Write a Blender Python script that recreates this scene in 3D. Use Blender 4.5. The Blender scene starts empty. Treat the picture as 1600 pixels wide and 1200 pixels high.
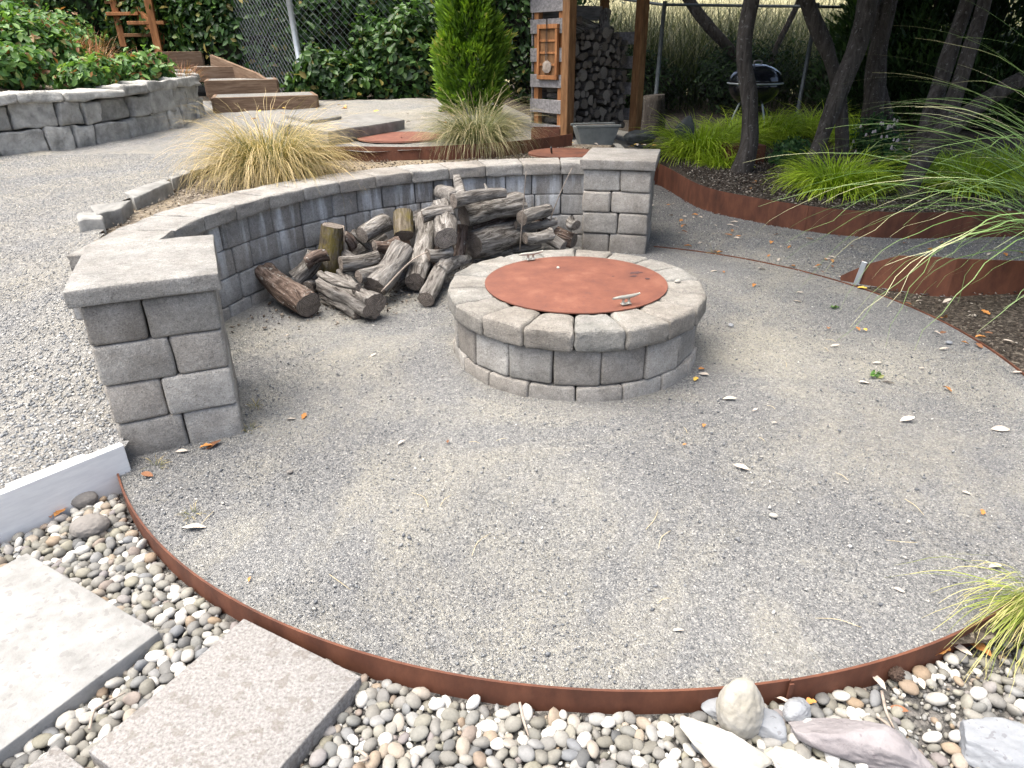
import bpy, bmesh, math, random
import numpy as np
from mathutils import Vector, Matrix, noise, Quaternion

random.seed(7)
rng = np.random.default_rng(7)
scn = bpy.context.scene
COL = scn.collection
R = math.radians

# ------------------------------------------------------------------ camera
F_PX, PITCH, ROLL, CAM_H = 1060.0, R(26.32), R(-0.565), 1.469
cam_d = bpy.data.cameras.new('camera')
cam = bpy.data.objects.new('camera', cam_d)
COL.objects.link(cam)
cam_d.sensor_width = 36
cam_d.lens = 36 * F_PX / 1600
cam_d.clip_end = 3000
cam_d.clip_start = 0.05
cam.matrix_world = (Matrix.Translation((0, 0, CAM_H)) @ Matrix.Rotation(R(90) - PITCH, 4, 'X')
                    @ Matrix.Rotation(ROLL, 4, 'Z'))
scn.camera = cam

# ------------------------------------------------------------------ sky, sun, exposure
world = bpy.data.worlds.new('World')
scn.world = world
world.use_nodes = True
wn = world.node_tree
sky = wn.nodes.new('ShaderNodeTexSky')
sky.sky_type = 'NISHITA'
sky.sun_disc = False
sky.sun_elevation = R(72)
sky.sun_rotation = R(-105)
sky.air_density = 0.6
sky.dust_density = 6.0
sky.ozone_density = 0.3
bg = wn.nodes['Background']
bg.inputs['Strength'].default_value = 0.15
wn.links.new(sky.outputs[0], bg.inputs[0])
sun_d = bpy.data.lights.new('sun', 'SUN')
sun_d.energy = 1.5
sun_d.angle = R(70)
sun_d.color = (1.0, 0.95, 0.88)
sun = bpy.data.objects.new('sun', sun_d)
COL.objects.link(sun)
sdir = Vector((math.cos(R(72)) * math.sin(R(-105)), math.cos(R(72)) * math.cos(R(-105)), math.sin(R(72))))
sun.rotation_euler = sdir.to_track_quat('Z', 'Y').to_euler()
vs = scn.view_settings
vs.view_transform = 'Standard'
vs.look = 'None'
vs.gamma = 1
vs.exposure = 1.62
vs.use_white_balance = True
vs.white_balance_temperature = 6450
vs.white_balance_tint = 6

# ------------------------------------------------------------------ helpers: survey points
_cp, _sp, _cr, _sr = math.cos(PITCH), math.sin(PITCH), math.cos(ROLL), math.sin(ROLL)
def _ray(px, py):
    x, y = (px - 800) / F_PX, -(py - 600) / F_PX
    x, y = _cr * x - _sr * y, _sr * x + _cr * y
    return x, _cp + y * _sp, -_sp + y * _cp
def G(px, py, z=0.0):          # surveyed point of the photograph at height z
    d = _ray(px, py); t = (z - CAM_H) / d[2]
    return Vector((d[0] * t, d[1] * t, z))
def D(px, py, Y):              # surveyed point at distance Y
    d = _ray(px, py); t = Y / d[1]
    return Vector((d[0] * t, Y, CAM_H + d[2] * t))
CX, CY, RP = 0.34, 3.42, 2.225   # centre and radius of the round court
def pol(r, a): return (CX + r * math.cos(a), CY + r * math.sin(a))
def sstep(a, b, x):
    t = np.clip((x - a) / (b - a), 0, 1); return t * t * (3 - 2 * t)

# ------------------------------------------------------------------ helpers: objects
def tag(o, label=None, cat=None, group=None, kind=None):
    if label: o['label'] = label
    if cat: o['category'] = cat
    if group: o['group'] = group
    if kind: o['kind'] = kind
    return o
def empty(name, loc=(0, 0, 0), rz=0.0):
    o = bpy.data.objects.new(name, None); COL.objects.link(o)
    o.empty_display_size = 0.05
    o.location = loc; o.rotation_euler = (0, 0, rz)
    return o
def link(name, me, mat, parent=None, loc=(0, 0, 0), rot=(0, 0, 0), smooth=False):
    o = bpy.data.objects.new(name, me); COL.objects.link(o)
    if mat and not me.materials: me.materials.append(mat)
    o.location = loc; o.rotation_euler = rot
    if parent: o.parent = parent
    if smooth: me.polygons.foreach_set('use_smooth', [True] * len(me.polygons))
    return o
def np_mesh(name, V, Fc, tint=None, along=None):
    V = np.asarray(V, np.float32); Fc = np.asarray(Fc, np.int32)
    me = bpy.data.meshes.new(name); n, k = Fc.shape
    me.vertices.add(len(V)); me.vertices.foreach_set('co', V.ravel())
    me.loops.add(n * k); me.loops.foreach_set('vertex_index', Fc.ravel())
    me.polygons.add(n); me.polygons.foreach_set('loop_start', np.arange(n, dtype=np.int32) * k)
    if tint is not None:
        me.attributes.new('tint', 'FLOAT', 'FACE').data.foreach_set('value', np.asarray(tint, np.float32))
    if along is not None:
        me.attributes.new('along', 'FLOAT', 'POINT').data.foreach_set('value', np.asarray(along, np.float32))
    me.update(calc_edges=True)
    return me
def py_mesh(name, V, Fc):
    me = bpy.data.meshes.new(name); me.from_pydata([tuple(v) for v in V], [], Fc); me.update(); return me
def bm_mesh(name, bm):
    me = bpy.data.meshes.new(name); bm.to_mesh(me); bm.free(); return me
def hexa(bot, top, bevel=0.0, seg=2, sub=0, amp=0.0, seed=0, freq=18, jit=0.0):
    """closed hexahedron from 4 bottom and 4 top corners, bevelled and roughened"""
    rr = random.Random(seed)
    bm = bmesh.new()
    j = lambda: rr.uniform(-jit, jit)
    vb = [bm.verts.new((p[0] + j(), p[1] + j(), p[2] + j())) for p in bot]
    vt = [bm.verts.new((p[0] + j(), p[1] + j(), p[2] + j())) for p in top]
    bm.faces.new(vb[::-1]); bm.faces.new(vt)
    for i in range(4):
        bm.faces.new((vb[i], vb[(i + 1) % 4], vt[(i + 1) % 4], vt[i]))
    bmesh.ops.recalc_face_normals(bm, faces=bm.faces)
    if bevel: bmesh.ops.bevel(bm, geom=list(bm.edges), offset=bevel, segments=seg, profile=0.5, affect='EDGES', clamp_overlap=True)
    for _ in range(sub): bmesh.ops.subdivide_edges(bm, edges=list(bm.edges), cuts=1, use_grid_fill=True)
    if amp:
        off = Vector((seed * 3.7, seed * 1.3, seed * 7.1))
        for v in bm.verts: v.co += Vector(noise.noise_vector(v.co * freq + off)) * amp + Vector(noise.noise_vector(v.co * freq * 3.1 + off)) * amp * .5
    return bm
def block(name, corners, z0, z1, mat, parent, bevel=0.012, sub=0, amp=0.0, seed=0, jit=0.0, freq=18, smooth=True):
    cx = sum(c[0] for c in corners) / 4; cy = sum(c[1] for c in corners) / 4; cz = (z0 + z1) / 2
    b = [(c[0] - cx, c[1] - cy, z0 - cz) for c in corners]; t = [(c[0] - cx, c[1] - cy, z1 - cz) for c in corners]
    me = bm_mesh(name, hexa(b, t, bevel, 3 if sub and bevel > .014 else 2, sub, amp, seed, freq, jit))
    return link(name, me, mat, parent, (cx, cy, cz), smooth=smooth)
def box(name, size, mat, parent=None, loc=(0, 0, 0), rot=(0, 0, 0), bevel=0.004, seed=0, jit=0.0, sub=0, amp=0.0):
    x, y, z = size[0] / 2, size[1] / 2, size[2] / 2
    c = [(-x, -y), (x, -y), (x, y), (-x, y)]
    me = bm_mesh(name, hexa([(a, b, -z) for a, b in c], [(a, b, z) for a, b in c], bevel, 1, sub, amp, seed, 12, jit))
    return link(name, me, mat, parent, loc, rot)
def tube_bm(bm, pts, rads, n=10, cap=True, wob=0.0, seed=0):
    pts = [Vector(p) for p in pts]; rings = []
    up = Vector((0.13, 0.97, 0.2))
    for i, p in enumerate(pts):
        d = (pts[min(i + 1, len(pts) - 1)] - pts[max(i - 1, 0)]).normalized()
        a = d.cross(up)
        if a.length < 0.05: a = d.cross(Vector((1, 0, 0)))
        a.normalize(); b = d.cross(a)
        ring = []
        for k in range(n):
            t = 2 * math.pi * k / n; w = 1.0
            if wob: w += wob * noise.noise(Vector((math.cos(t) * 1.7 + seed, math.sin(t) * 1.7, p.length * 3.1)))
            ring.append(bm.verts.new(p + (a * math.cos(t) + b * math.sin(t)) * rads[i] * w))
        rings.append(ring)
    for i in range(len(rings) - 1):
        for k in range(n):
            f = bm.faces.new((rings[i][k], rings[i][(k + 1) % n], rings[i + 1][(k + 1) % n], rings[i + 1][k])); f.smooth = True
    if cap:
        bm.faces.new(rings[0]); bm.faces.new(rings[-1][::-1])
    return bm
def smooth_path(pts, m=4):
    """Catmull-Rom through control points"""
    P = [Vector(p) for p in pts]; P = [P[0] * 2 - P[1]] + P + [P[-1] * 2 - P[-2]]; out = []
    for i in range(1, len(P) - 2):
        for k in range(m):
            t = k / m; a, b, c, d = P[i - 1:i + 3]
            out.append(0.5 * (2 * b + (c - a) * t + (2 * a - 5 * b + 4 * c - d) * t * t + (3 * b - a - 3 * c + d) * t ** 3))
    return out + [P[-2]]
def tube(name, pts, rads, mat, parent=None, n=10, wob=0.0, seed=0, m=4):
    pp = smooth_path(pts, m); k = len(pp)
    rr = [float(np.interp(i / (k - 1), np.linspace(0, 1, len(rads)), rads)) for i in range(k)]
    bm = tube_bm(bmesh.new(), pp, rr, n, True, wob, seed)
    bmesh.ops.recalc_face_normals(bm, faces=bm.faces)
    return link(name, bm_mesh(name, bm), mat, parent)

# ------------------------------------------------------------------ materials
def newmat(name):
    m = bpy.data.materials.new(name); m.use_nodes = True
    nt = m.node_tree; b = nt.nodes['Principled BSDF']
    return m, nt, b
def nd(nt, typ, **kw):
    n = nt.nodes.new(typ)
    for k, v in kw.items():
        if k.startswith('i_'): n.inputs[k[2:].replace('_', ' ')].default_value = v
        else: setattr(n, k, v)
    return n
def ramp(nt, fac, cols):
    r = nt.nodes.new('ShaderNodeValToRGB'); e = r.color_ramp.elements
    n = len(cols)
    cols = [(c if len(c) == 2 else (i / max(1, n - 1), c)) for i, c in enumerate(cols)]
    while len(e) < n: e.new(0.5)
    for i, (p, c) in enumerate(cols):
        e[i].position = p; e[i].color = (c[0], c[1], c[2], 1)
    nt.links.new(fac, r.inputs[0]); return r.outputs[0]
def mix(nt, fac, a, b, typ='MIX'):
    m = nt.nodes.new('ShaderNodeMix'); m.data_type = 'RGBA'; m.blend_type = typ
    for s, v in ((m.inputs[0], fac), (m.inputs[6], a), (m.inputs[7], b)):
        if hasattr(v, 'is_linked') or hasattr(v, 'links'): nt.links.new(v, s)
        elif isinstance(v, tuple): s.default_value = (v[0], v[1], v[2], 1)
        else: s.default_value = v
    return m.outputs[2]
def mth(nt, op, a, b=0.5, clamp=False):
    m = nt.nodes.new('ShaderNodeMath'); m.operation = op; m.use_clamp = clamp
    for s, v in ((m.inputs[0], a), (m.inputs[1], b)):
        if hasattr(v, 'links'): nt.links.new(v, s)
        else: s.default_value = v
    return m.outputs[0]
def coord(nt, mode='obj', scale=(1, 1, 1)):
    """object coordinates shifted by a random offset per object, or world position"""
    if mode == 'world':
        v = nt.nodes.new('ShaderNodeNewGeometry').outputs['Position']
    else:
        tc = nt.nodes.new('ShaderNodeTexCoord').outputs['Object']
        oi = nt.nodes.new('ShaderNodeObjectInfo').outputs['Random']
        va = nt.nodes.new('ShaderNodeVectorMath'); va.operation = 'MULTIPLY_ADD'
        cmb = nt.nodes.new('ShaderNodeCombineXYZ')
        for i, s in enumerate((37, 71, 23)): nt.links.new(mth(nt, 'MULTIPLY', oi, s), cmb.inputs[i])
        nt.links.new(tc, va.inputs[0]); va.inputs[1].default_value = (1, 1, 1); nt.links.new(cmb.outputs[0], va.inputs[2])
        v = va.outputs[0]
    if scale != (1, 1, 1):
        s = nt.nodes.new('ShaderNodeVectorMath'); s.operation = 'MULTIPLY'; nt.links.new(v, s.inputs[0]); s.inputs[1].default_value = scale
        v = s.outputs[0]
    return v
def tex(nt, vec, scale, detail=6, rough=0.6, dist=0.0):
    n = nd(nt, 'ShaderNodeTexNoise', i_Scale=scale, i_Detail=detail, i_Roughness=rough, i_Distortion=dist)
    nt.links.new(vec, n.inputs['Vector']); return n.outputs['Fac']
def bump(nt, b, h, strength=0.4, dist=0.01, prev=None):
    n = nd(nt, 'ShaderNodeBump', i_Strength=strength, i_Distance=dist)
    nt.links.new(h, n.inputs['Height'])
    if prev: nt.links.new(prev, n.inputs['Normal'])
    nt.links.new(n.outputs[0], b.inputs['Normal']); return n.outputs[0]
def pmat(name, cols, scale=6, rough=0.85, bs=60, bst=0.4, bd=0.006, rand=0.0, speck=None, mode='obj', stretch=(1, 1, 1), metal=0.0, spec=0.3):
    m, nt, b = newmat(name)
    v = coord(nt, mode, stretch)
    c = ramp(nt, tex(nt, v, scale, 8, 0.65), cols)
    if speck:
        sp = tex(nt, v, speck[0], 2, 0.5)
        c = mix(nt, mth(nt, 'MULTIPLY', mth(nt, 'GREATER_THAN', sp, speck[1]), speck[3]), c, speck[2])
    if rand:
        oi = nt.nodes.new('ShaderNodeObjectInfo').outputs['Random']
        h = nt.nodes.new('ShaderNodeHueSaturation')
        nt.links.new(c, h.inputs['Color']); nt.links.new(mth(nt, 'ADD', mth(nt, 'MULTIPLY', oi, rand), 1 - rand / 2), h.inputs['Value'])
        c = h.outputs[0]
    nt.links.new(c, b.inputs['Base Color'])
    b.inputs['Roughness'].default_value = rough; b.inputs['Metallic'].default_value = metal
    b.inputs['Specular IOR Level'].default_value = spec
    if bst: bump(nt, b, tex(nt, v, bs, 6, 0.65), bst, bd)
    return m
def leafmat(name, cols, rough=0.45, trans=0.35, attr='tint', spec=0.4):
    m, nt, b = newmat(name)
    a = nd(nt, 'ShaderNodeAttribute', attribute_name=attr)
    c = ramp(nt, a.outputs['Fac'], cols)
    nt.links.new(c, b.inputs['Base Color']); b.inputs['Roughness'].default_value = rough
    b.inputs['Specular IOR Level'].default_value = spec
    t = nt.nodes.new('ShaderNodeBsdfTranslucent'); nt.links.new(mix(nt, 1.0, c, (1.0, 1.0, 0.45), 'MULTIPLY'), t.inputs[0])
    ms = nt.nodes.new('ShaderNodeMixShader'); ms.inputs[0].default_value = trans
    nt.links.new(b.outputs[0], ms.inputs[1]); nt.links.new(t.outputs[0], ms.inputs[2])
    nt.links.new(ms.outputs[0], nt.nodes['Material Output'].inputs[0])
    return m
def grassmat(name, cols, var=(0.6, 1.25), trans=0.3):
    """colour along the blade, brightness per blade"""
    m, nt, b = newmat(name)
    a = nd(nt, 'ShaderNodeAttribute', attribute_name='along'); t = nd(nt, 'ShaderNodeAttribute', attribute_name='tint')
    shift = mth(nt, 'ADD', a.outputs['Fac'], mth(nt, 'MULTIPLY', mth(nt, 'SUBTRACT', t.outputs['Fac'], 0.5), 0.6), True)
    c = ramp(nt, shift, cols)
    h = nt.nodes.new('ShaderNodeHueSaturation'); nt.links.new(c, h.inputs['Color'])
    nt.links.new(mth(nt, 'ADD', mth(nt, 'MULTIPLY', t.outputs['Fac'], var[1] - var[0]), var[0]), h.inputs['Value'])
    nt.links.new(h.outputs[0], b.inputs['Base Color']); b.inputs['Roughness'].default_value = 0.5
    tr = nt.nodes.new('ShaderNodeBsdfTranslucent'); nt.links.new(h.outputs[0], tr.inputs[0])
    ms = nt.nodes.new('ShaderNodeMixShader'); ms.inputs[0].default_value = trans
    nt.links.new(b.outputs[0], ms.inputs[1]); nt.links.new(tr.outputs[0], ms.inputs[2])
    nt.links.new(ms.outputs[0], nt.nodes['Material Output'].inputs[0])
    return m
def gravelmat(name, scale, cols, sand, sand_lo, sand_hi, sand_scale=1.1, bst=0.8):
    m, nt, b = newmat(name)
    v = coord(nt, 'world')
    wob = nd(nt, 'ShaderNodeTexNoise', i_Scale=scale * 0.6, i_Detail=2)
    nt.links.new(v, wob.inputs['Vector'])
    vv = nt.nodes.new('ShaderNodeVectorMath'); vv.operation = 'MULTIPLY_ADD'
    nt.links.new(wob.outputs['Color'], vv.inputs[0]); vv.inputs[1].default_value = (0.8 / scale,) * 3; nt.links.new(v, vv.inputs[2])
    vo = nd(nt, 'ShaderNodeTexVoronoi', i_Scale=scale); nt.links.new(vv.outputs[0], vo.inputs['Vector'])
    sep = nt.nodes.new('ShaderNodeSeparateColor'); nt.links.new(vo.outputs['Color'], sep.inputs[0])
    c = ramp(nt, sep.outputs[0], cols)
    v2 = nd(nt, 'ShaderNodeTexVoronoi', i_Scale=scale * 2.3); nt.links.new(vv.outputs[0], v2.inputs['Vector'])
    sep2 = nt.nodes.new('ShaderNodeSeparateColor'); nt.links.new(v2.outputs['Color'], sep2.inputs[0])
    fine = ramp(nt, sep2.outputs[1], cols)
    c = mix(nt, 0.35, c, fine)
    s = tex(nt, v, sand_scale, 9, 0.72, 0.6)
    sr = nt.nodes.new('ShaderNodeMapRange'); sr.inputs[1].default_value = sand_lo; sr.inputs[2].default_value = sand_hi
    nt.links.new(s, sr.inputs[0])
    grain = mth(nt, 'MULTIPLY', sr.outputs[0], mth(nt, 'ADD', mth(nt, 'MULTIPLY', sep.outputs[1], 0.8), 0.25), True)
    c = mix(nt, grain, c, sand)
    c = mix(nt, 1.0, c, ramp(nt, tex(nt, v, scale * .22, 5, 0.8), [(0.28, (0.72, 0.72, 0.73)), (0.72, (1.28, 1.28, 1.26))]), 'MULTIPLY')
    big = tex(nt, v, 0.7, 4, 0.6)
    c = mix(nt, 1.0, c, ramp(nt, big, [(0.3, (0.78, 0.78, 0.8)), (0.7, (1.08, 1.07, 1.05))]), 'MULTIPLY')
    nt.links.new(c, b.inputs['Base Color']); b.inputs['Roughness'].default_value = 0.95
    b.inputs['Specular IOR Level'].default_value = 0.15
    h = mth(nt, 'ADD', mth(nt, 'MULTIPLY', vo.outputs['Distance'], -1.0), mth(nt, 'MULTIPLY', sep.outputs[2], 0.5))
    p = bump(nt, b, h, bst, 0.008)
    bump(nt, b, tex(nt, v, 14, 6, .7), .6, .03, p)
    return m

M = {}
M['gravel'] = gravelmat('gravel', 185, [(0, (0.10, 0.103, 0.107)), (0.4, (0.172, 0.175, 0.177)), (0.8, (0.25, 0.252, 0.25)), (1, (0.40, 0.395, 0.375))], (0.36, 0.343, 0.285), 0.455, 0.655, .95, .7)
M['path_gravel'] = gravelmat('path_gravel', 130, [(0, (0.125, 0.127, 0.13)), (0.4, (0.195, 0.197, 0.198)), (0.8, (0.265, 0.266, 0.262)), (1, (0.38, 0.372, 0.355))], (0.32, 0.3, 0.25), 0.42, 0.62, 0.8)
M['soil'] = gravelmat('soil', 60, [(0, (0.02, 0.016, 0.012)), (0.5, (0.05, 0.042, 0.035)), (0.85, (0.11, 0.095, 0.08)), (1, (0.25, 0.22, 0.18))], (0.09, 0.075, 0.055), 0.5, 0.75)
M['dry_soil'] = gravelmat('dry_soil', 60, [(0, (0.05, 0.04, 0.03)), (0.5, (0.13, 0.11, 0.09)), (0.85, (0.24, 0.21, 0.17)), (1, (0.4, 0.36, 0.3))], (0.33, 0.27, 0.18), 0.42, 0.65)
M['pebble_bed'] = gravelmat('pebble_bed', 70, [(0, (0.03, 0.03, 0.03)), (0.5, (0.09, 0.088, 0.085)), (1, (0.2, 0.19, 0.18))], (0.12, 0.11, 0.09), 0.5, 0.8)
M['lower_ground'] = gravelmat('lower_ground', 40, [(0, (0.05, 0.05, 0.04)), (1, (0.14, 0.13, 0.1))], (0.15, 0.14, 0.09), 0.5, 0.8)

def blockmat(name, cols, streak=0.0, speck=True, rand=0.35, bst=0.45):
    m, nt, b = newmat(name)
    v = coord(nt); w = coord(nt, 'world')
    c = ramp(nt, tex(nt, v, 7, 8, 0.7), cols)
    oi = nt.nodes.new('ShaderNodeObjectInfo').outputs['Random']
    c = mix(nt, mth(nt, 'MULTIPLY', oi, 0.45), c, (0.27, 0.235, 0.2))
    h = nt.nodes.new('ShaderNodeHueSaturation'); nt.links.new(c, h.inputs['Color'])
    o2 = mth(nt, 'FRACT', mth(nt, 'MULTIPLY', oi, 7.31))
    nt.links.new(mth(nt, 'ADD', mth(nt, 'MULTIPLY', o2, rand), 1 - rand / 2), h.inputs['Value']); c = h.outputs[0]
    dirt = tex(nt, w, 3.5, 6, 0.7)
    c = mix(nt, 1.0, c, ramp(nt, dirt, [(0.32, (0.72, 0.7, 0.68)), (0.62, (1.05, 1.05, 1.05))]), 'MULTIPLY')
    if speck:
        c = mix(nt, 1.0, c, ramp(nt, tex(nt, v, 230, 3, 0.6), [(0.3, (0.7, 0.7, 0.7)), (0.7, (1.22, 1.22, 1.2))]), 'MULTIPLY')
    if streak:
        s = nt.nodes.new('ShaderNodeVectorMath'); s.operation = 'MULTIPLY'; nt.links.new(w, s.inputs[0]); s.inputs[1].default_value = (11, 11, 1.3)
        f = tex(nt, s.outputs[0], 1.0, 5, 0.6)
        sx = nt.nodes.new('ShaderNodeSeparateXYZ'); nt.links.new(w, sx.inputs[0])
        hi = nt.nodes.new('ShaderNodeMapRange'); nt.links.new(sx.outputs[2], hi.inputs[0]); hi.inputs[1].default_value = 0.1; hi.inputs[2].default_value = 0.5
        fr = nt.nodes.new('ShaderNodeMapRange'); nt.links.new(f, fr.inputs[0]); fr.inputs[1].default_value = 0.5; fr.inputs[2].default_value = 0.64
        c = mix(nt, mth(nt, 'MULTIPLY', mth(nt, 'MULTIPLY', fr.outputs[0], hi.outputs[0]), streak), c, (0.62, 0.64, 0.66))
    pit = nd(nt, 'ShaderNodeTexVoronoi', i_Scale=85); nt.links.new(v, pit.inputs['Vector'])
    pm = nt.nodes.new('ShaderNodeMapRange'); nt.links.new(pit.outputs['Distance'], pm.inputs[0]); pm.inputs[1].default_value = .1; pm.inputs[2].default_value = .34
    pn = mth(nt, 'MAXIMUM', pm.outputs[0], mth(nt, 'LESS_THAN', tex(nt, v, 24, 3, .6), .52))
    c = mix(nt, 1.0, c, ramp(nt, pn, [(0, (.62, .61, .6)), (1, (1, 1, 1))]), 'MULTIPLY')
    c = mix(nt, 1.0, c, ramp(nt, tex(nt, v, 55, 5, 0.75), [(0.3, (0.78, 0.78, 0.78)), (0.7, (1.2, 1.2, 1.19))]), 'MULTIPLY')
    nt.links.new(c, b.inputs['Base Color']); b.inputs['Roughness'].default_value = 0.92; b.inputs['Specular IOR Level'].default_value = 0.2
    p = bump(nt, b, tex(nt, v, 120, 4, 0.75), min(1, bst * 1.6), 0.008)
    bump(nt, b, tex(nt, v, 28, 5, 0.65), 0.5, 0.012, p)
    return m
M['block'] = blockmat('block', [(0.3, (0.24, 0.231, 0.216)), (0.5, (0.345, 0.334, 0.316)), (0.72, (0.45, 0.437, 0.415))], rand=.4)
M['wall_block'] = blockmat('wall_block', [(0.3, (0.25, 0.248, 0.245)), (0.5, (0.34, 0.338, 0.334)), (0.72, (0.43, 0.427, 0.42))], streak=0.9, rand=.25)
M['cap'] = blockmat('cap', [(0.3, (0.24, 0.24, 0.235)), (0.5, (0.34, 0.335, 0.325)), (0.72, (0.42, 0.415, 0.4))], rand=0.12, bst=0.6)
M['pit_cap'] = blockmat('pit_cap', [(0.3, (0.2, 0.2, 0.19)), (0.5, (0.29, 0.285, 0.27)), (0.72, (0.37, 0.365, 0.345))], rand=0.12, bst=0.7)
M['rock'] = pmat('rock', [(0.3, (0.2, 0.197, 0.182)), (0.5, (0.36, 0.352, 0.328)), (0.7, (0.52, 0.51, 0.475))], 9, 0.9, 35, 0.8, 0.02, 0.35)
M['slate_edge'] = pmat('slate_edge', [(0.3, (0.13, 0.128, 0.12)), (0.5, (0.22, 0.217, 0.205)), (0.7, (0.32, 0.312, 0.29))], 8, 0.9, 40, 0.6, 0.01, 0.2)
M['slab'] = pmat('slab', [(0.3, (0.19, 0.189, 0.182)), (0.5, (0.255, 0.253, 0.246)), (0.7, (0.315, 0.312, 0.304))], 11, 0.9, 140, 0.5, 0.004, 0, (38, 0.63, (0.17, 0.165, 0.16), 0.5))
M['aggregate_slab'] = pmat('aggregate_slab', [(0.32, (0.13, 0.122, 0.114)), (0.46, (0.215, 0.206, 0.197)), (0.58, (0.265, 0.256, 0.247)), (0.72, (0.32, 0.312, 0.303))], 115, 0.92, 120, 0.8, 0.006, 0, (26, 0.6, (0.15, 0.132, 0.117), 0.5))
M['step_slab'] = pmat('step_slab', [(0.3, (0.13, 0.128, 0.12)), (0.7, (0.25, 0.245, 0.232))], 9, 0.9, 60, 0.4, 0.01, 0.1)
M['white_board'] = pmat('white_board', [(0.3, (0.62, 0.62, 0.62)), (0.7, (0.74, 0.74, 0.73))], 12, 0.6, 80, 0.08, 0.002, 0, None, 'obj', (1, 1, 6))
M['corten'] = pmat('corten', [(0.25, (0.055, 0.024, 0.015)), (0.45, (0.1, 0.038, 0.022)), (0.6, (0.14, 0.054, 0.03)), (0.8, (0.2, 0.082, 0.045))], 9, 0.75, 130, 0.2, 0.003, 0.1, None, 'world', (1, 1, .45), 0.0, 0.35)
M['corten_lid'] = pmat('corten_lid', [(0.3, (0.125, 0.05, 0.036)), (0.45, (0.155, 0.06, 0.04)), (0.56, (0.178, 0.07, 0.046)), (0.7, (0.215, 0.094, 0.062))], 8.5, 0.6, 120, 0.3, 0.003, 0, (45, 0.66, (0.10, 0.048, 0.042), 0.4), 'world', (1, 1, 1), 0.0, 0.35)
M['stain'] = pmat('stain', [(0.3, (0.045, 0.03, 0.035)), (0.7, (0.1, 0.05, 0.045))], 30, 0.6, 60, 0.1, 0.002)
M['zinc'] = pmat('zinc', [(0.3, (0.34, 0.33, 0.29)), (0.7, (0.5, 0.49, 0.43))], 20, 0.45, 60, 0.15, 0.002, 0, None, 'obj', (1, 1, 1), 0.6, 0.5)
M['galv'] = pmat('galv', [(0.3, (0.36, 0.39, 0.41)), (0.7, (0.5, 0.53, 0.55))], 12, 0.45, 60, 0.05, 0.002, 0, None, 'obj', (1, 1, 1), 0.55, 0.5)
M['galv_dark'] = pmat('galv_dark', [(0.3, (0.1, 0.12, 0.13)), (0.7, (0.17, 0.19, 0.2))], 12, 0.55, 60, 0.05, 0.002, 0, None, 'obj', (1, 1, 1), 0.3, 0.5)
M['wire'] = pmat('wire', [(0.3, (0.2, 0.22, 0.235)), (0.7, (0.3, 0.33, 0.345))], 12, 0.5, 60, 0, 0.002, 0, None, 'world', (1, 1, 1), 0.4, 0.5)
M['black_wire'] = pmat('black_wire', [(0.3, (0.02, 0.022, 0.022)), (0.7, (0.04, 0.042, 0.042))], 12, 0.6, 60, 0, 0.002, 0, None, 'world')
M['cedar'] = pmat('cedar', [(0.3, (0.16, 0.065, 0.025)), (0.5, (0.3, 0.13, 0.05)), (0.7, (0.42, 0.2, 0.085))], 5, 0.75, 30, 0.3, 0.004, 0.3, None, 'obj', (6, 6, 1))
M['cedar_dark'] = pmat('cedar_dark', [(0.3, (0.1, 0.05, 0.022)), (0.5, (0.19, 0.095, 0.04)), (0.7, (0.27, 0.15, 0.07))], 5, 0.75, 30, 0.3, 0.004, 0.2, None, 'obj', (6, 6, 1))
M['step_timber'] = pmat('step_timber', [(0.3, (0.085, 0.052, 0.033)), (0.5, (0.15, 0.098, 0.064)), (0.7, (0.22, 0.158, 0.112))], 5, 0.8, 40, 0.4, 0.005, 0.25, None, 'obj', (1, 6, 9))
M['grey_wood'] = pmat('grey_wood', [(0.3, (0.12, 0.115, 0.115)), (0.5, (0.22, 0.21, 0.21)), (0.7, (0.33, 0.315, 0.31))], 5, 0.85, 40, 0.4, 0.005, 0.3, None, 'obj', (1, 6, 8))
M['trough'] = pmat('trough', [(0.3, (0.11, 0.12, 0.115)), (0.7, (0.2, 0.21, 0.2))], 8, 0.85, 60, 0.3, 0.005)
M['enamel'] = pmat('enamel', [(0.3, (0.006, 0.007, 0.010)), (0.7, (0.012, 0.013, 0.018))], 5, 0.12, 60, 0, 0.002, 0, None, 'obj', (1, 1, 1), 0, 0.6)
M['stone_dark'] = pmat('stone_dark', [(0.3, (0.07, 0.075, 0.072)), (0.7, (0.15, 0.155, 0.15))], 10, 0.9, 50, 0.5, 0.01)

def barkmat(name, cols, moss=0.0, lichen=0.25, sc=1.0):
    m, nt, b = newmat(name)
    v = coord(nt, 'obj', (26 * sc, 26 * sc, 4.5 * sc)); vv = coord(nt)
    n1 = tex(nt, v, 1.0, 8, 0.7, 1.2)
    c = ramp(nt, n1, cols)
    c = mix(nt, mth(nt, 'MULTIPLY', mth(nt, 'GREATER_THAN', tex(nt, vv, 26, 4, 0.7), 0.62), lichen), c, (0.45, 0.45, 0.42))
    if moss:
        mm = nt.nodes.new('ShaderNodeMapRange'); nt.links.new(tex(nt, vv, 9, 5, 0.7), mm.inputs[0]); mm.inputs[1].default_value = 0.45; mm.inputs[2].default_value = 0.6
        c = mix(nt, mth(nt, 'MULTIPLY', mm.outputs[0], moss), c, (0.16, 0.13, 0.025))
    nt.links.new(c, b.inputs['Base Color']); b.inputs['Roughness'].default_value = 0.95; b.inputs['Specular IOR Level'].default_value = 0.15
    bump(nt, b, mth(nt, 'ADD', n1, mth(nt, 'MULTIPLY', tex(nt, v, 3.0, 4, 0.6), 0.4)), 1.0, 0.03)
    return m
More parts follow.
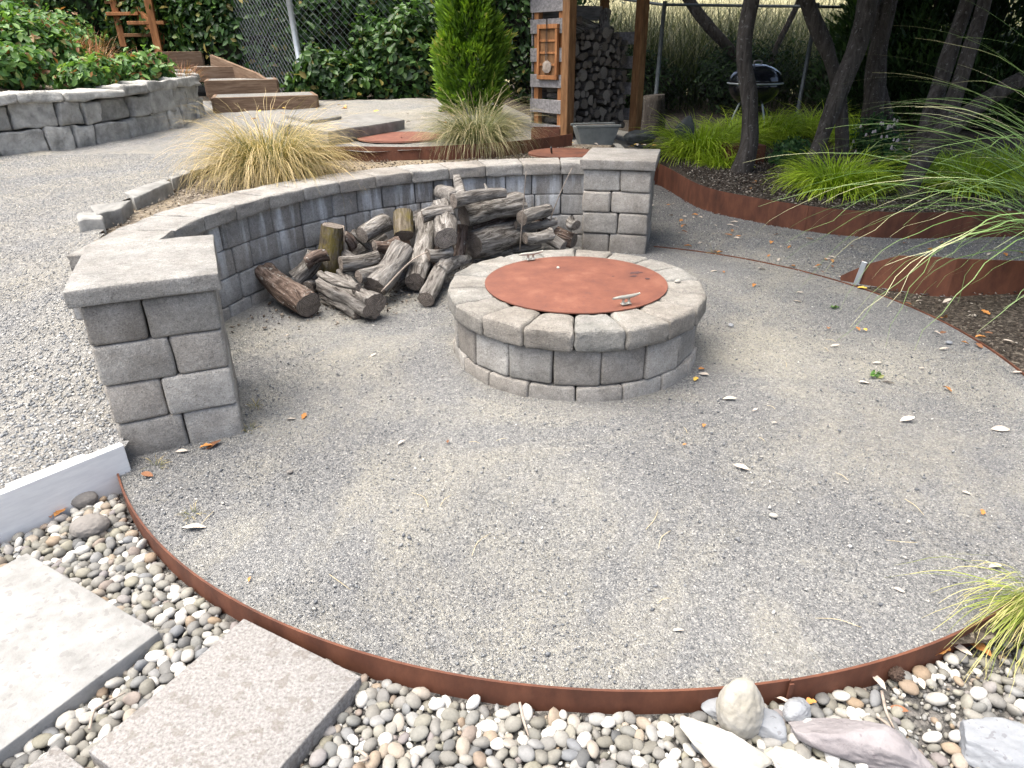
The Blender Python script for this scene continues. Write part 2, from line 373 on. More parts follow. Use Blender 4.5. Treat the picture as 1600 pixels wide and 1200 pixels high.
M['bark'] = barkmat('bark', [(0.34, (0.022, 0.019, 0.017)), (0.44, (0.10, 0.09, 0.08)), (0.53, (0.22, 0.205, 0.187)), (0.66, (0.43, 0.41, 0.385))])
M['bark_brown'] = barkmat('bark_brown', [(0.36, (0.025, 0.017, 0.014)), (0.5, (0.11, 0.08, 0.065)), (0.68, (0.27, 0.215, 0.185))], 0, 0.55)
M['bark_moss'] = barkmat('bark_moss', [(0.3, (0.035, 0.03, 0.022)), (0.5, (0.15, 0.125, 0.09)), (0.7, (0.3, 0.265, 0.21))], 0.75)
M['bare_wood'] = barkmat('bare_wood', [(0.34, (0.035, 0.03, 0.027)), (0.44, (0.15, 0.138, 0.126)), (0.58, (0.3, 0.283, 0.262)), (0.75, (0.46, 0.44, 0.41))], 0, 0.1)
M['trunk'] = barkmat('trunk', [(0.3, (0.03, 0.026, 0.022)), (0.5, (0.075, 0.066, 0.058)), (0.7, (0.125, 0.112, 0.10))], 0, 0.25, 0.6)
def endmat(name, a, bcol):
    m, nt, b = newmat(name)
    tc = nt.nodes.new('ShaderNodeTexCoord').outputs['Object']
    w = nd(nt, 'ShaderNodeTexWave', wave_type='RINGS', i_Scale=28, i_Distortion=3.5, i_Detail=3); w.rings_direction = 'Z'
    nt.links.new(tc, w.inputs['Vector'])
    c = mix(nt, w.outputs['Fac'], a, bcol)
    c = mix(nt, 1.0, c, ramp(nt, tex(nt, coord(nt), 14, 6, 0.7), [(0.3, (0.5, 0.48, 0.46)), (0.7, (1.15, 1.12, 1.1))]), 'MULTIPLY')
    vo = nd(nt, 'ShaderNodeTexVoronoi', feature='DISTANCE_TO_EDGE', i_Scale=17); nt.links.new(coord(nt), vo.inputs['Vector'])
    c = mix(nt, mth(nt, 'MULTIPLY', mth(nt, 'LESS_THAN', vo.outputs['Distance'], 0.02), .6), c, (0.03, 0.025, 0.02))
    nt.links.new(c, b.inputs['Base Color']); b.inputs['Roughness'].default_value = 0.9
    bump(nt, b, w.outputs['Fac'], 0.3, 0.003)
    return m
M['cut'] = endmat('cut', (0.13, 0.11, 0.095), (0.22, 0.195, 0.17))
M['cut_pale'] = endmat('cut_pale', (0.2, 0.18, 0.16), (0.34, 0.31, 0.28))

def tintmat(name, cols, rough=0.8, bst=0.3, obj=False, spec=0.25):
    m, nt, b = newmat(name)
    if obj: f = nt.nodes.new('ShaderNodeObjectInfo').outputs['Random']
    else: f = nd(nt, 'ShaderNodeAttribute', attribute_name='tint').outputs['Fac']
    c = ramp(nt, f, cols)
    v = coord(nt, 'world')
    c = mix(nt, 1.0, c, ramp(nt, tex(nt, v, 60, 5, 0.7), [(0.3, (0.78, 0.78, 0.78)), (0.7, (1.12, 1.12, 1.12))]), 'MULTIPLY')
    nt.links.new(c, b.inputs['Base Color']); b.inputs['Roughness'].default_value = rough; b.inputs['Specular IOR Level'].default_value = spec
    if bst: bump(nt, b, tex(nt, v, 220, 4, 0.6), bst, 0.003)
    return m
PEB = [(0, (0.10, 0.102, 0.103)), (0.12, (0.2, 0.194, 0.18)), (0.24, (0.155, 0.148, 0.124)), (0.36, (0.26, 0.252, 0.23)), (0.46, (0.21, 0.2, 0.158)), (0.56, (0.16, 0.167, 0.177)),
       (0.64, (0.31, 0.3, 0.275)), (0.72, (0.245, 0.185, 0.125)), (0.78, (0.19, 0.176, 0.178)), (0.84, (0.36, 0.35, 0.32)), (0.94, (0.48, 0.47, 0.44)), (1, (0.56, 0.55, 0.52))]
M['pebble'] = tintmat('pebble', PEB, 0.7)
M['pebble_one'] = tintmat('pebble_one', PEB, 0.7, 0.3, True)
M['chip'] = tintmat('chip', [(0, (0.10, 0.106, 0.115)), (0.45, (0.19, 0.198, 0.207)), (0.8, (0.29, 0.295, 0.29)), (0.93, (0.42, 0.4, 0.36)), (1, (0.6, 0.59, 0.56))], 0.9, 0)
M['mulch'] = tintmat('mulch', [(0, (0.03, 0.022, 0.016)), (0.5, (0.09, 0.07, 0.055)), (0.8, (0.2, 0.17, 0.14)), (1, (0.42, 0.38, 0.32))], 0.9, 0)
M['boulder_white'] = pmat('boulder_white', [(0.3, (0.24, 0.225, 0.185)), (0.5, (0.35, 0.336, 0.3)), (0.7, (0.45, 0.44, 0.41))], 7, 0.85, 40, 0.35, 0.01)
M['boulder_blue'] = pmat('boulder_blue', [(0.3, (0.17, 0.182, 0.2)), (0.7, (0.28, 0.293, 0.31))], 7, 0.8, 40, 0.3, 0.01, 0, (60, 0.66, (0.12, 0.12, 0.13), 0.6))
M['boulder_mauve'] = pmat('boulder_mauve', [(0.3, (0.17, 0.155, 0.16)), (0.7, (0.28, 0.263, 0.268))], 6, 0.85, 40, 0.4, 0.012, 0, (50, 0.67, (0.14, 0.12, 0.13), 0.5))
M['boulder_dark'] = pmat('boulder_dark', [(0.3, (0.13, 0.121, 0.112)), (0.7, (0.21, 0.197, 0.183))], 9, 0.85, 90, 0.3, 0.006)
M['leaf_pale'] = pmat('leaf_pale', [(0.3, (0.4, 0.33, 0.27)), (0.7, (0.58, 0.52, 0.45))], 30, 0.8, 60, 0.2, 0.002, 0.25)
M['leaf_orange'] = pmat('leaf_orange', [(0.3, (0.3, 0.12, 0.035)), (0.7, (0.5, 0.24, 0.07))], 30, 0.7, 60, 0.2, 0.002, 0.4)
M['leaf_yellow'] = pmat('leaf_yellow', [(0.3, (0.6, 0.36, 0.05)), (0.7, (0.75, 0.52, 0.12))], 30, 0.7, 60, 0.2, 0.002, 0.2)
M['leaf_brown'] = pmat('leaf_brown', [(0.3, (0.12, 0.055, 0.03)), (0.7, (0.25, 0.12, 0.06))], 30, 0.8, 60, 0.2, 0.002, 0.4)
M['straw'] = pmat('straw', [(0.3, (0.4, 0.33, 0.2)), (0.7, (0.6, 0.52, 0.36))], 20, 0.8, 0, 0)
M['twig'] = pmat('twig', [(0.3, (0.2, 0.16, 0.13)), (0.7, (0.4, 0.35, 0.3))], 20, 0.8, 0, 0)
GRN = lambda a: [tuple(x * k for x in a) for k in (0.45, 0.8, 1.15, 1.7)]
M['laurel'] = leafmat('laurel', [(0, (0.018, 0.042, 0.014)), (0.5, (0.048, 0.108, 0.03)), (0.94, (0.105, 0.2, 0.055)), (0.98, (0.26, 0.22, 0.07)), (1, (0.4, 0.32, 0.1))], 0.4)
M['salal'] = leafmat('salal', [(0, (0.035, 0.09, 0.025)), (0.45, (0.1, 0.22, 0.055)), (0.88, (0.22, 0.36, 0.1)), (0.95, (0.26, 0.12, 0.06)), (1, (0.33, 0.16, 0.07))], 0.45)
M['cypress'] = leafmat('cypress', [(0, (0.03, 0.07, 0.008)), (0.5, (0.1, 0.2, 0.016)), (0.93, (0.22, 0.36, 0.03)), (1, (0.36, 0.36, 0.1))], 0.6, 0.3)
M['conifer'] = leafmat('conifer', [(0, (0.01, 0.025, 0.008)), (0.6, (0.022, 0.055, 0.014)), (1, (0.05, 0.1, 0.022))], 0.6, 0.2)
M['crown'] = leafmat('crown', [(0, (0.025, 0.055, 0.02)), (0.5, (0.045, 0.1, 0.03)), (1, (0.09, 0.16, 0.05))], 0.5, 0.3)
M['red_grass'] = grassmat('red_grass', [(0, (0.1, 0.13, 0.03)), (0.5, (0.3, 0.2, 0.05)), (1, (0.33, 0.12, 0.05))])
M['sedge'] = grassmat('sedge', [(0, (0.06, 0.075, 0.012)), (0.3, (0.15, 0.165, 0.035)), (0.6, (0.4, 0.31, 0.1)), (1, (0.6, 0.47, 0.25))])
M['sedge_green'] = grassmat('sedge_green', [(0, (0.05, 0.075, 0.015)), (0.45, (0.13, 0.16, 0.045)), (0.75, (0.27, 0.25, 0.11)), (1, (0.45, 0.38, 0.22))])
M['hakone'] = grassmat('hakone', [(0, (0.15, 0.24, 0.012)), (0.5, (0.36, 0.54, 0.02)), (1, (0.52, 0.66, 0.06))])
M['pampas'] = grassmat('pampas', [(0, (0.09, 0.16, 0.045)), (0.5, (0.17, 0.3, 0.085)), (0.9, (0.24, 0.36, 0.13)), (1, (0.42, 0.42, 0.24))])
M['tuft'] = grassmat('tuft', [(0, (0.16, 0.22, 0.03)), (0.55, (0.33, 0.4, 0.08)), (1, (0.5, 0.44, 0.2))])
M['reed'] = grassmat('reed', [(0, (0.02, 0.035, 0.008)), (0.5, (0.055, 0.085, 0.02)), (0.8, (0.12, 0.14, 0.045)), (1, (0.34, 0.32, 0.18))])
M['herb'] = leafmat('herb', [(0, (0.02, 0.07, 0.02)), (0.5, (0.045, 0.125, 0.04)), (1, (0.1, 0.2, 0.06))], 0.5)
M['petal'] = pmat('petal', [(0.3, (0.6, 0.5, 0.48)), (0.7, (0.75, 0.7, 0.68))], 20, 0.6, 0, 0)
M['meadow'] = pmat('meadow', [(0.3, (0.14, 0.13, 0.06)), (0.5, (0.26, 0.24, 0.13)), (0.7, (0.36, 0.33, 0.2))], 2.5, 0.95, 20, 0.5, 0.05, 0, None, 'world')
M['rope'] = M['straw']
M['cone'] = pmat('cone', [(0.3, (0.03, 0.018, 0.013)), (0.7, (0.09, 0.06, 0.045))], 60, 0.8, 0, 0)
M['inner_shade'] = pmat('inner_shade', [(0.3, (0.012, 0.014, 0.008)), (0.55, (0.03, 0.032, 0.018)), (0.75, (0.06, 0.05, 0.03))], 18, 0.95, 30, 1.0, 0.05, 0, None, 'world')  # dark twig tone with the shade inside a hedge put into it
M['roof'] = pmat('roof', [(0.3, (0.07, 0.05, 0.04)), (0.7, (0.14, 0.1, 0.08))], 6, 0.9, 40, 0.4)
M['hollow'] = pmat('hollow', [(0.3, (0.02, 0.018, 0.016)), (0.7, (0.04, 0.036, 0.032))], 12, 0.95, 40, 0.3)

# ------------------------------------------------------------------ plant generators
def rand_dirs(n):
    d = rng.normal(size=(n, 3)); return d / np.linalg.norm(d, axis=1, keepdims=True)
def leaves(name, P, nrm, size, mat, parent=None, aspect=0.5, fold=0.25, droop=0.3, tint=None):
    """one folded rhombic leaf of four triangles' worth per point"""
    n = len(P); size = np.broadcast_to(np.asarray(size, float), (n,))
    d = rand_dirs(n); nrm = nrm / (np.linalg.norm(nrm, axis=1, keepdims=True) + 1e-9)
    a = np.cross(nrm, d); a /= np.linalg.norm(a, axis=1, keepdims=True) + 1e-9
    a[:, 2] -= droop; a /= np.linalg.norm(a, axis=1, keepdims=True) + 1e-9
    s = np.cross(nrm, a); s /= np.linalg.norm(s, axis=1, keepdims=True) + 1e-9
    up = np.cross(a, s)
    L = size[:, None]; Wd = L * aspect * 0.5
    b0 = P - a * L * 0.5; tip = P + a * L * 0.5 - up * L * 0.12
    m0 = P - a * L * 0.08
    l = m0 + s * Wd + up * Wd * fold; r = m0 - s * Wd + up * Wd * fold
    l2 = P + a * L * .25 + s * Wd * .72 + up * Wd * fold * .4; r2 = P + a * L * .25 - s * Wd * .72 + up * Wd * fold * .4
    V = np.stack([b0, l, l2, tip, r2, r], 1).reshape(-1, 3)
    i = np.arange(n)[:, None] * 6
    Fc = np.concatenate([i + np.array([[0, 3, 2, 1]]), i + np.array([[0, 5, 4, 3]])], 1).reshape(-1, 4)
    t = rng.random(n) if tint is None else tint
    return link(name, np_mesh(name, V, Fc, np.repeat(t, 2)), mat, parent)
def blades(name, root, az, elev, length, bend, width, mat, parent=None, seg=7, tint=None):
    """arching grass blades"""
    n = len(root); t = np.linspace(0, 1, seg + 1)
    el = elev[:, None] - bend[:, None] * t[None, :] ** 1.3
    el = np.maximum(el, -1.45)
    st = (length / seg)[:, None]
    h = np.cumsum(np.cos(el) * st, 1) - np.cos(el) * st; z = np.cumsum(np.sin(el) * st, 1) - np.sin(el) * st
    wig = np.cumsum(rng.normal(0, 0.05, (n, seg + 1)), 1) * length[:, None] * 0.3 * t
    ca, sa = np.cos(az)[:, None], np.sin(az)[:, None]
    x = root[:, 0:1] + ca * h - sa * wig; y = root[:, 1:2] + sa * h + ca * wig; zz = root[:, 2:3] + z
    c = np.stack([x, y, zz], -1)
    tw = rng.uniform(-.6, .6, n)[:, None]
    sx, sy, sz = -sa * np.cos(tw), ca * np.cos(tw), np.sin(tw) + 0 * sa
    side = np.stack([sx, sy, sz], -1) * np.ones((1, seg + 1, 1))
    w = (width[:, None] * np.minimum(1, 0.55 + 1.5 * t) * np.sqrt(np.maximum(1 - t, 0.02)))[:, :, None]
    V = np.stack([c - side * w, c + side * w], 2).reshape(-1, 3)
    base = (np.arange(n) * (seg + 1) * 2)[:, None] + (np.arange(seg) * 2)[None, :]
    Fc = np.stack([base, base + 1, base + 3, base + 2], -1).reshape(-1, 4)
    tt = rng.random(n) if tint is None else tint
    along = np.repeat(np.broadcast_to(t, (n, seg + 1)).reshape(-1), 2)
    return link(name, np_mesh(name, V, Fc, np.repeat(tt, seg), along), mat, parent, smooth=True)
def grass_clump(name, label, cat, loc, n, rad, lmin, lmax, mat, width=0.003, el=(0.9, 1.5), bd=(1.2, 2.6), group=None, extra=None):
    root = empty(name, loc)
    tag(root, label, cat, group)
    a = rng.uniform(0, 2 * math.pi, n); q = rad * np.sqrt(rng.random(n))
    r3 = np.stack([q * np.cos(a), q * np.sin(a), np.zeros(n)], 1)
    az = a + rng.normal(0, 0.5, n); L = rng.uniform(lmin, lmax, n)
    blades('blades', r3, az, rng.uniform(el[0], el[1], n), L, rng.uniform(bd[0], bd[1], n), rng.uniform(.6, 1.2, n) * width, mat, root)
    if extra: extra(root)
    return root
def blob_points(n, c, r, power=0.45, lump=0.25, freq=1.6, seed=0, zmin=None):
    d = rand_dirs(n); rad = rng.random(n) ** power
    k = np.array([1 + lump * 2 * noise.noise(Vector((v * freq + seed).tolist())) for v in d])
    P = d * (rad * k)[:, None] * np.asarray(r) + np.asarray(c)
    if zmin is not None:
        keep = P[:, 2] > zmin; P, d = P[keep], d[keep]
    return P, d
def shrub(name, label, cat, loc, r, n, size, mat, group=None, lumps=6, stems=True, aspect=0.55, stem_mat=None, core=False):
    root = empty(name, loc); tag(root, label, cat, group)
    Ps, Ds = [], []
    for i in range(lumps):
        a = random.uniform(0, 2 * math.pi); q = random.uniform(0.0, 0.62)
        c = (r[0] * q * math.cos(a), r[1] * q * math.sin(a), r[2] * random.uniform(0.35, 0.85))
        P, d = blob_points(n // lumps, c, [x * random.uniform(.42, .62) for x in r], 0.4, 0.3, 1.8, i * 9.0, 0.01)
        Ps.append(P); Ds.append(d)
    P = np.concatenate(Ps); d = np.concatenate(Ds)
    d = d + np.array([0, 0, .7]) + rng.normal(0, .5, d.shape)
    leaves('foliage', P, d, rng.uniform(.6, 1.25, len(P)) * size, mat, root, aspect)
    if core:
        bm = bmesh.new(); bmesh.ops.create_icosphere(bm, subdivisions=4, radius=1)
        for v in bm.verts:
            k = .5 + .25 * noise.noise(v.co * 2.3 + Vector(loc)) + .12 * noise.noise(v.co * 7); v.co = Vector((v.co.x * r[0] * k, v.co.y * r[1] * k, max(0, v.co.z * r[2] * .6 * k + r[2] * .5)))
        link('twig_shade_core', bm_mesh('twig_shade_core', bm), M['inner_shade'], root)  # solid twig core, added dark to close gaps and shade the foliage
    if stems:
        bm = bmesh.new()
        for i in range(7):
            a = i * 0.9; e = Vector((r[0] * .5 * math.cos(a), r[1] * .5 * math.sin(a), r[2] * .9))
            tube_bm(bm, [(0, 0, -.05), e * .5 + Vector((0, 0, .05)), e], [.02, .013, .005], 5)
        link('stems', bm_mesh('stems', bm), stem_mat or M['trunk'], root)
    return root
def scatter(name, P, size, mat, parent=None, flat=0.55, shape='chip', kind='stuff', tint=None):
    """many small stones or chips joined in one mesh"""
    n = len(P)
    if shape == 'chip':
        B = np.array([[1, 0, 0], [0, .8, 0], [-1, 0, .1], [0, -.8, -.1], [.1, .1, 1], [0, 0, -1]], float)
        Fb = np.array([[0, 1, 4], [1, 2, 4], [2, 3, 4], [3, 0, 4], [1, 0, 5], [2, 1, 5], [3, 2, 5], [0, 3, 5]])
    else:
        bm = bmesh.new(); bmesh.ops.create_icosphere(bm, subdivisions=shape, radius=1)
        B = np.array([v.co[:] for v in bm.verts]); Fb = np.array([[v.index for v in f.verts] for f in bm.faces]); bm.free()
    k = len(B)
    q = rng.normal(size=(n, 4)); q[:, 1:3] *= 0.25; q /= np.linalg.norm(q, axis=1, keepdims=True)
    w, x, y, z = q.T
    Rm = np.stack([1 - 2 * (y * y + z * z), 2 * (x * y - z * w), 2 * (x * z + y * w), 2 * (x * y + z * w), 1 - 2 * (x * x + z * z), 2 * (y * z - x * w),
                   2 * (x * z - y * w), 2 * (y * z + x * w), 1 - 2 * (x * x + y * y)], -1).reshape(n, 3, 3)
    sc = np.stack([np.ones(n), rng.uniform(.6, .95, n), rng.uniform(.75, 1.2, n) * flat], 1) * np.asarray(size)[:, None]
    Bj = B[None] * (1 + rng.normal(0, .12 if shape == 'chip' else .05, (n, k, 1)))
    V = np.einsum('nij,nkj->nki', Rm, Bj * sc[:, None, :]) + P[:, None, :]
    Fc = (np.arange(n) * k)[:, None, None] + Fb[None]
    t = rng.random(n) if tint is None else tint
    o = link(name, np_mesh(name, V.reshape(-1, 3), Fc.reshape(-1, 3), np.repeat(t, len(Fb))), mat, parent, smooth=(shape != 'chip'))
    if kind: o['kind'] = kind
    return o

# ================================================================== THE SETTING
def zu(x, y):                                   # upper level: path, planter surroundings, ground by the fence
    z = 0.088 + 0.565 * sstep(2.15, 3.9, y) + 0.02 * sstep(4, 6.5, y) + 0.16 * sstep(6.8, 10.5, y)
    zr = 0.50 + 0 * x
    z = z + (zr - z) * sstep(-0.5, 0.7, x) * sstep(6.4, 7.6, y)
    zc = 0.19 + 0.17 * sstep(6, 12, y)
    return z + (zc - z) * sstep(0.9, 2.0, x) * sstep(7.6, 8.4, y)
BO, BD = Vector((-1.52, 2.235)), Vector((-0.63, -0.777))            # end and direction of the white board
BED = [(-1.9, 3.35), (-2.12, 3.5), (-2.3, 3.8), (-2.36, 4.3), (-2.4, 4.8), (-2.45, 5.4), (-2.2, 6.0), (-1.52, 6.29), (-0.83, 6.22), (-0.2, 6.42), (0.2, 6.68), (0.62, 7.1), (1.0, 7.1), (0.9, 5.95), (0.5, 5.7), (-0.6, 5.5), (-1.5, 4.9), (-1.9, 4.0)]
def inpoly(x, y, poly):
    ins = np.zeros(x.shape, bool); n = len(poly)
    for i in range(n):
        (x1, y1), (x2, y2) = poly[i], poly[(i + 1) % n]
        c = ((y1 > y) != (y2 > y)) & (x < (x2 - x1) * (y - y1) / (y2 - y1 + 1e-12) + x1)
        ins ^= c
    return ins
def grid(name, x0, x1, y0, y1, st, zf, keep, mat, amp=0.012, kind='structure'):
    xs = np.arange(x0, x1 + st / 2, st); ys = np.arange(y0, y1 + st / 2, st)
    X, Y = np.meshgrid(xs, ys); Z = zf(X, Y)
    if amp:
        nz = np.array([noise.noise(Vector((a * 2.1, b * 2.1, 3.3))) + .5 * noise.noise(Vector((a * 6, b * 6, 1.3))) for a, b in zip(X.ravel(), Y.ravel())]).reshape(X.shape)
        Z = Z + nz * amp
    nx = len(xs); V = np.stack([X, Y, Z], -1).reshape(-1, 3)
    i, j = np.meshgrid(np.arange(nx - 1), np.arange(len(ys) - 1)); q = (j * nx + i).ravel()
    Fc = np.stack([q, q + 1, q + nx + 1, q + nx], 1)
    c = V[Fc].mean(1); Fc = Fc[keep(c[:, 0], c[:, 1])]
    used, inv = np.unique(Fc, return_inverse=True)
    o = link(name, np_mesh(name, V[used], inv.reshape(-1, 4)), mat, smooth=True)
    o['kind'] = kind
    return o
def rad(x, y): return np.hypot(x - CX, y - CY)
def ang(x, y): return np.degrees(np.arctan2(y - CY, x - CX)) % 360

# far-reaching base sheet
o = link('ground', py_mesh('ground', [(-400, -60, -.09), (400, -60, -.09), (400, 900, -.09), (-400, 900, -.09)], [(0, 1, 2, 3)]), M['lower_ground']); tag(o, kind='structure')
# round gravel court
def disc_verts():
    V = [(CX, CY, 0.0)]; Fc = []; nr, na = 22, 96
    for i in range(1, nr + 1):
        for k in range(na):
            a = 2 * math.pi * k / na; x, y = pol(RP * i / nr, a)
            V.append((x, y, 0.010 * noise.noise(Vector((x * 1.8, y * 1.8, 0))) * (1 if i < nr else .2) - 0.002))
    for k in range(na): Fc.append((0, 1 + k, 1 + (k + 1) % na))
    for i in range(nr - 1):
        for k in range(na):
            a, b = 1 + i * na + k, 1 + i * na + (k + 1) % na; Fc.append((a, a + na, b + na, b))
    return V, Fc
o = link('gravel_court', py_mesh('gravel_court', *disc_verts()), M['gravel'], smooth=True); tag(o, kind='structure')

EDGE = [(1.72, 8.5), (1.816, 7.935), (1.93, 6.955), (2.30, 6.316), (2.76, 5.87), (3.265, 5.70), (3.846, 5.70), (4.45, 5.74), (5.3, 5.95), (6.6, 6.4)]
EDGE = [(p.x, p.y) for p in smooth_path([(a, b, 0) for a, b in EDGE], 6)]
PLATE = [(2.30, 4.56), (2.55, 4.36), (2.84, 4.21), (3.35, 4.16), (4.3, 4.2)]
WALK = [(0.7, 5.2)] + [(2.0, 4.9), (2.2, 4.5)] + PLATE[1:] + [(6.6, 4.2)] + EDGE[::-1] + [(0.7, 8.5)]
grid('gravel_walk', 0.6, 6.6, 3.9, 8.5, 0.05, lambda x, y: -0.004 + 0 * x, lambda x, y: (rad(x, y) > RP - .06) & inpoly(x, y, WALK), M['gravel'], 0.004)
grid('planting_soil', 1.2, 5.2, 0.9, 4.7, 0.05, lambda x, y: -0.012 + 0.04 * sstep(2.4, 3.2, rad(x, y)), lambda x, y: (rad(x, y) > RP - .02) & ((y > 1.35) | (x > 1.75)) & ~inpoly(x, y, WALK), M['soil'], 0.012)
grid('pebble_ground', -3.2, 2.3, 0.2, 2.35, 0.05, lambda x, y: -0.072 + 0 * x, lambda x, y: (rad(x, y) > RP - .01) & (((x - BO.x) * BD.y - (y - BO.y) * BD.x) < 0.08), M['pebble_bed'], 0.004)
def keep_up(x, y):
    r, a = rad(x, y), ang(x, y)
    left = ((x - BO.x) * BD.y - (y - BO.y) * BD.x) > 0.012
    ca_, sa_ = math.cos(R(23)), math.sin(R(23)); xl = (x + 1.357) * ca_ + (y - 2.421) * sa_; yl = -(x + 1.357) * sa_ + (y - 2.421) * ca_
    left = left & ((a < 188) | (xl < -.205) | (yl > .12))
    return (left & (r > np.where(a > 188, 2.02, 2.2)) & ((r > 2.3) | (a > 188)) & ~inpoly(x, y, BED) & (x < np.where(y > 8.3, 1.78, 1.0)) & ((a < 300) & (a > 20)) & ~((a > 20) & (a < 180) & (r < 2.33)))
grid('gravel_path', -6.5, 1.8, 0.4, 10.6, 0.03, zu, keep_up, M['path_gravel'], 0.02)
grid('planting_bed', -2.7, 1.0, 3.3, 7.2, 0.06, lambda x, y: 0.585 + 0 * x, lambda x, y: (rad(x, y) > 2.3) & inpoly(x, y, [(CX + (a - CX) * 1.02, CY + (b - CY) * 1.02) for a, b in BED]), M['dry_soil'], 0.02)
grid('fence_ground', -9, 12, 10.5, 19, 0.25, lambda x, y: np.where(x < 2, zu(x, y), 0.36) - .005, lambda x, y: y > 0, M['soil'], 0.02)
def loft(name, front, back, zf, zb, n, mat, amp=0.02):
    V, Fc = [], []; m = len(front)
    for i in range(n + 1):
        t = i / n
        for (a, b), (c, d) in zip(front, back):
            x, y = a + (c - a) * t, b + (d - b) * t
            V.append((x, y, zf + (zb - zf) * t + amp * noise.noise(Vector((x * 2.5, y * 2.5, 5))) * (0 if i == 0 else 1)))
    for i in range(n):
        for k in range(m - 1):
            q = i * m + k; Fc.append((q, q + 1, q + m + 1, q + m))
    o = link(name, py_mesh(name, V, Fc), mat, smooth=True); o['kind'] = 'structure'; return o
nE = len(EDGE)
loft('mulch_bed', EDGE, [(1.72 + 8 * (k / (nE - 1)), 10.9) for k in range(nE)], 0.19, 0.33, 20, M['soil'], 0.03)
SW = [(-4.95, 5.35), (-4.45, 6.12), (-4.2, 6.5), (-3.98, 6.95), (-3.78, 7.6), (-3.66, 8.3), (-3.72, 8.9), (-4.0, 9.3)]     # foot line of the dry-stone wall
SWp = smooth_path([(a, b, 0) for a, b in SW], 8)
loft('shrub_bed', [(p.x - .12, p.y + .04) for p in SWp], [(-10, 4.5 + 9.5 * (i / (len(SWp) - 1))) for i in range(len(SWp))], 1.06, 2.1, 16, M['dry_soil'], 0.05)
def meadow():
    V, Fc = [], []; nx, ny = 30, 16
    for j in range(ny + 1):
        for i in range(nx + 1):
            x, y = -60 + 160 * i / nx, 20 + 60 * j / ny
            V.append((x, y, -0.1 + 9 * (j / ny) ** 0.8 + .6 * noise.noise(Vector((x * .15, y * .15, 0)))))
    for j in range(ny):
        for i in range(nx): q = j * (nx + 1) + i; Fc.append((q, q + 1, q + nx + 2, q + nx + 1))
    o = link('meadow_bank', py_mesh('meadow_bank', V, Fc), M['meadow'], smooth=True); o['kind'] = 'structure'
meadow()

# ------------------------------------------------------------------ steel edgings
def strip(name, pts, z0, z1, mat, parent=None, th=0.006):
    V, Fc = [], []; n = len(pts)
    zs0 = z0 if isinstance(z0, (list, tuple)) else [z0] * n; zs1 = z1 if isinstance(z1, (list, tuple)) else [z1] * n
    for i, p in enumerate(pts):
        a, b = pts[max(i - 1, 0)], pts[min(i + 1, n - 1)]
        d = Vector((b[0] - a[0], b[1] - a[1])).normalized(); q = Vector((-d.y, d.x)) * th / 2
        V += [(p[0] - q.x, p[1] - q.y, zs0[i]), (p[0] + q.x, p[1] + q.y, zs0[i]), (p[0] + q.x, p[1] + q.y, zs1[i]), (p[0] - q.x, p[1] - q.y, zs1[i])]
    for i in range(n - 1):
        for k in range(4): Fc.append((i * 4 + k, i * 4 + (k + 1) % 4, (i + 1) * 4 + (k + 1) % 4, (i + 1) * 4 + k))
    Fc += [(3, 2, 1, 0), tuple((n - 1) * 4 + k for k in range(4))]
    return link(name, py_mesh(name, V, Fc), mat, parent)
e = tag(empty('steel_edging', (0, 0, 0)), 'rusty steel edging curving round the gravel fire pit court', 'edging')
def arc(a0, a1, r, n): return [pol(r, R(a0 + (a1 - a0) * i / n)) for i in range(n + 1)]
strip('edging_panel', arc(-149.5, -80.6, RP + .004, 60), -.1, .012, M['corten'], e, .007)
strip('edging_panel', arc(-80.6, -30, RP + .010, 50), -.1, .017, M['corten'], e, .007)
strip('edging_panel', arc(-30, 68, RP + .004, 70), -.1, .006, M['corten'], e, .006)
for a in (-80.6,):
    x, y = pol(RP + .017, R(a)); box('joint_tab', (.012, .004, .108), M['corten'], e, (x, y, -.044), (0, 0, R(a + 90)), 0)
e = tag(empty('bed_edging', (0, 0, 0)), 'tall rusty steel edging curving round the mulched tree bed', 'edging')
cut = 22
strip('edging_panel', EDGE[:cut + 1], -.05, [.245 - .03 * min(1, i / 14) for i in range(cut + 1)], M['corten'], e, .008)
strip('edging_panel', [(p[0] - .006, p[1] - .006) for p in EDGE[cut:]], -.05, .215, M['corten'], e, .008)
box('joint_tab', (.03, .012, .25), M['corten'], e, (EDGE[cut][0] - .008, EDGE[cut][1] - .008, .085), (0, 0, math.atan2(EDGE[cut + 1][1] - EDGE[cut][1], EDGE[cut + 1][0] - EDGE[cut][0])), .002)
e = tag(empty('steel_plate', (0, 0, 0)), 'dark rusty steel retaining plate with sloped end under the long pale green grass', 'edging')
strip('plate', [PLATE[0], (2.40, 4.475), PLATE[1], (2.70, 4.28), PLATE[2], PLATE[3], PLATE[4]], -.05, [.03, .13, .225, .24, .245, .235, .23], M['corten'], e, .012)
box('stake', (.035, .012, .22), M['galv'], e, (2.375, 4.465, .05), (0, R(8), R(-40)), .003)
e = tag(empty('planter_edging', (0, 0, 0)), 'low rusty steel strip behind the planting bed, between the two grass clumps', 'edging')
pts = smooth_path([(-2.2, 6.0, 0), (-1.52, 6.31, 0), (-0.83, 6.24, 0), (-0.2, 6.45, 0), (0.2, 6.70, 0), (.62, 7.12, 0)], 6)
strip('edging_panel', [(p.x, p.y) for p in pts], .5, .705, M['corten'], e, .008)
e = tag(empty('path_end_edging', (0, 0, 0)), 'rusty steel strip strewn with yellow leaves behind the far block pillar', 'edging')
pts = smooth_path([(.62, 7.4, 0), (.85, 7.95, 0), (1.2, 8.22, 0), (1.75, 8.3, 0)], 6)
strip('edging_panel', [(p.x, p.y) for p in pts], -.05, [.53 - .14 * i / (len(pts) - 1) for i in range(len(pts))], M['corten'], e, .008)
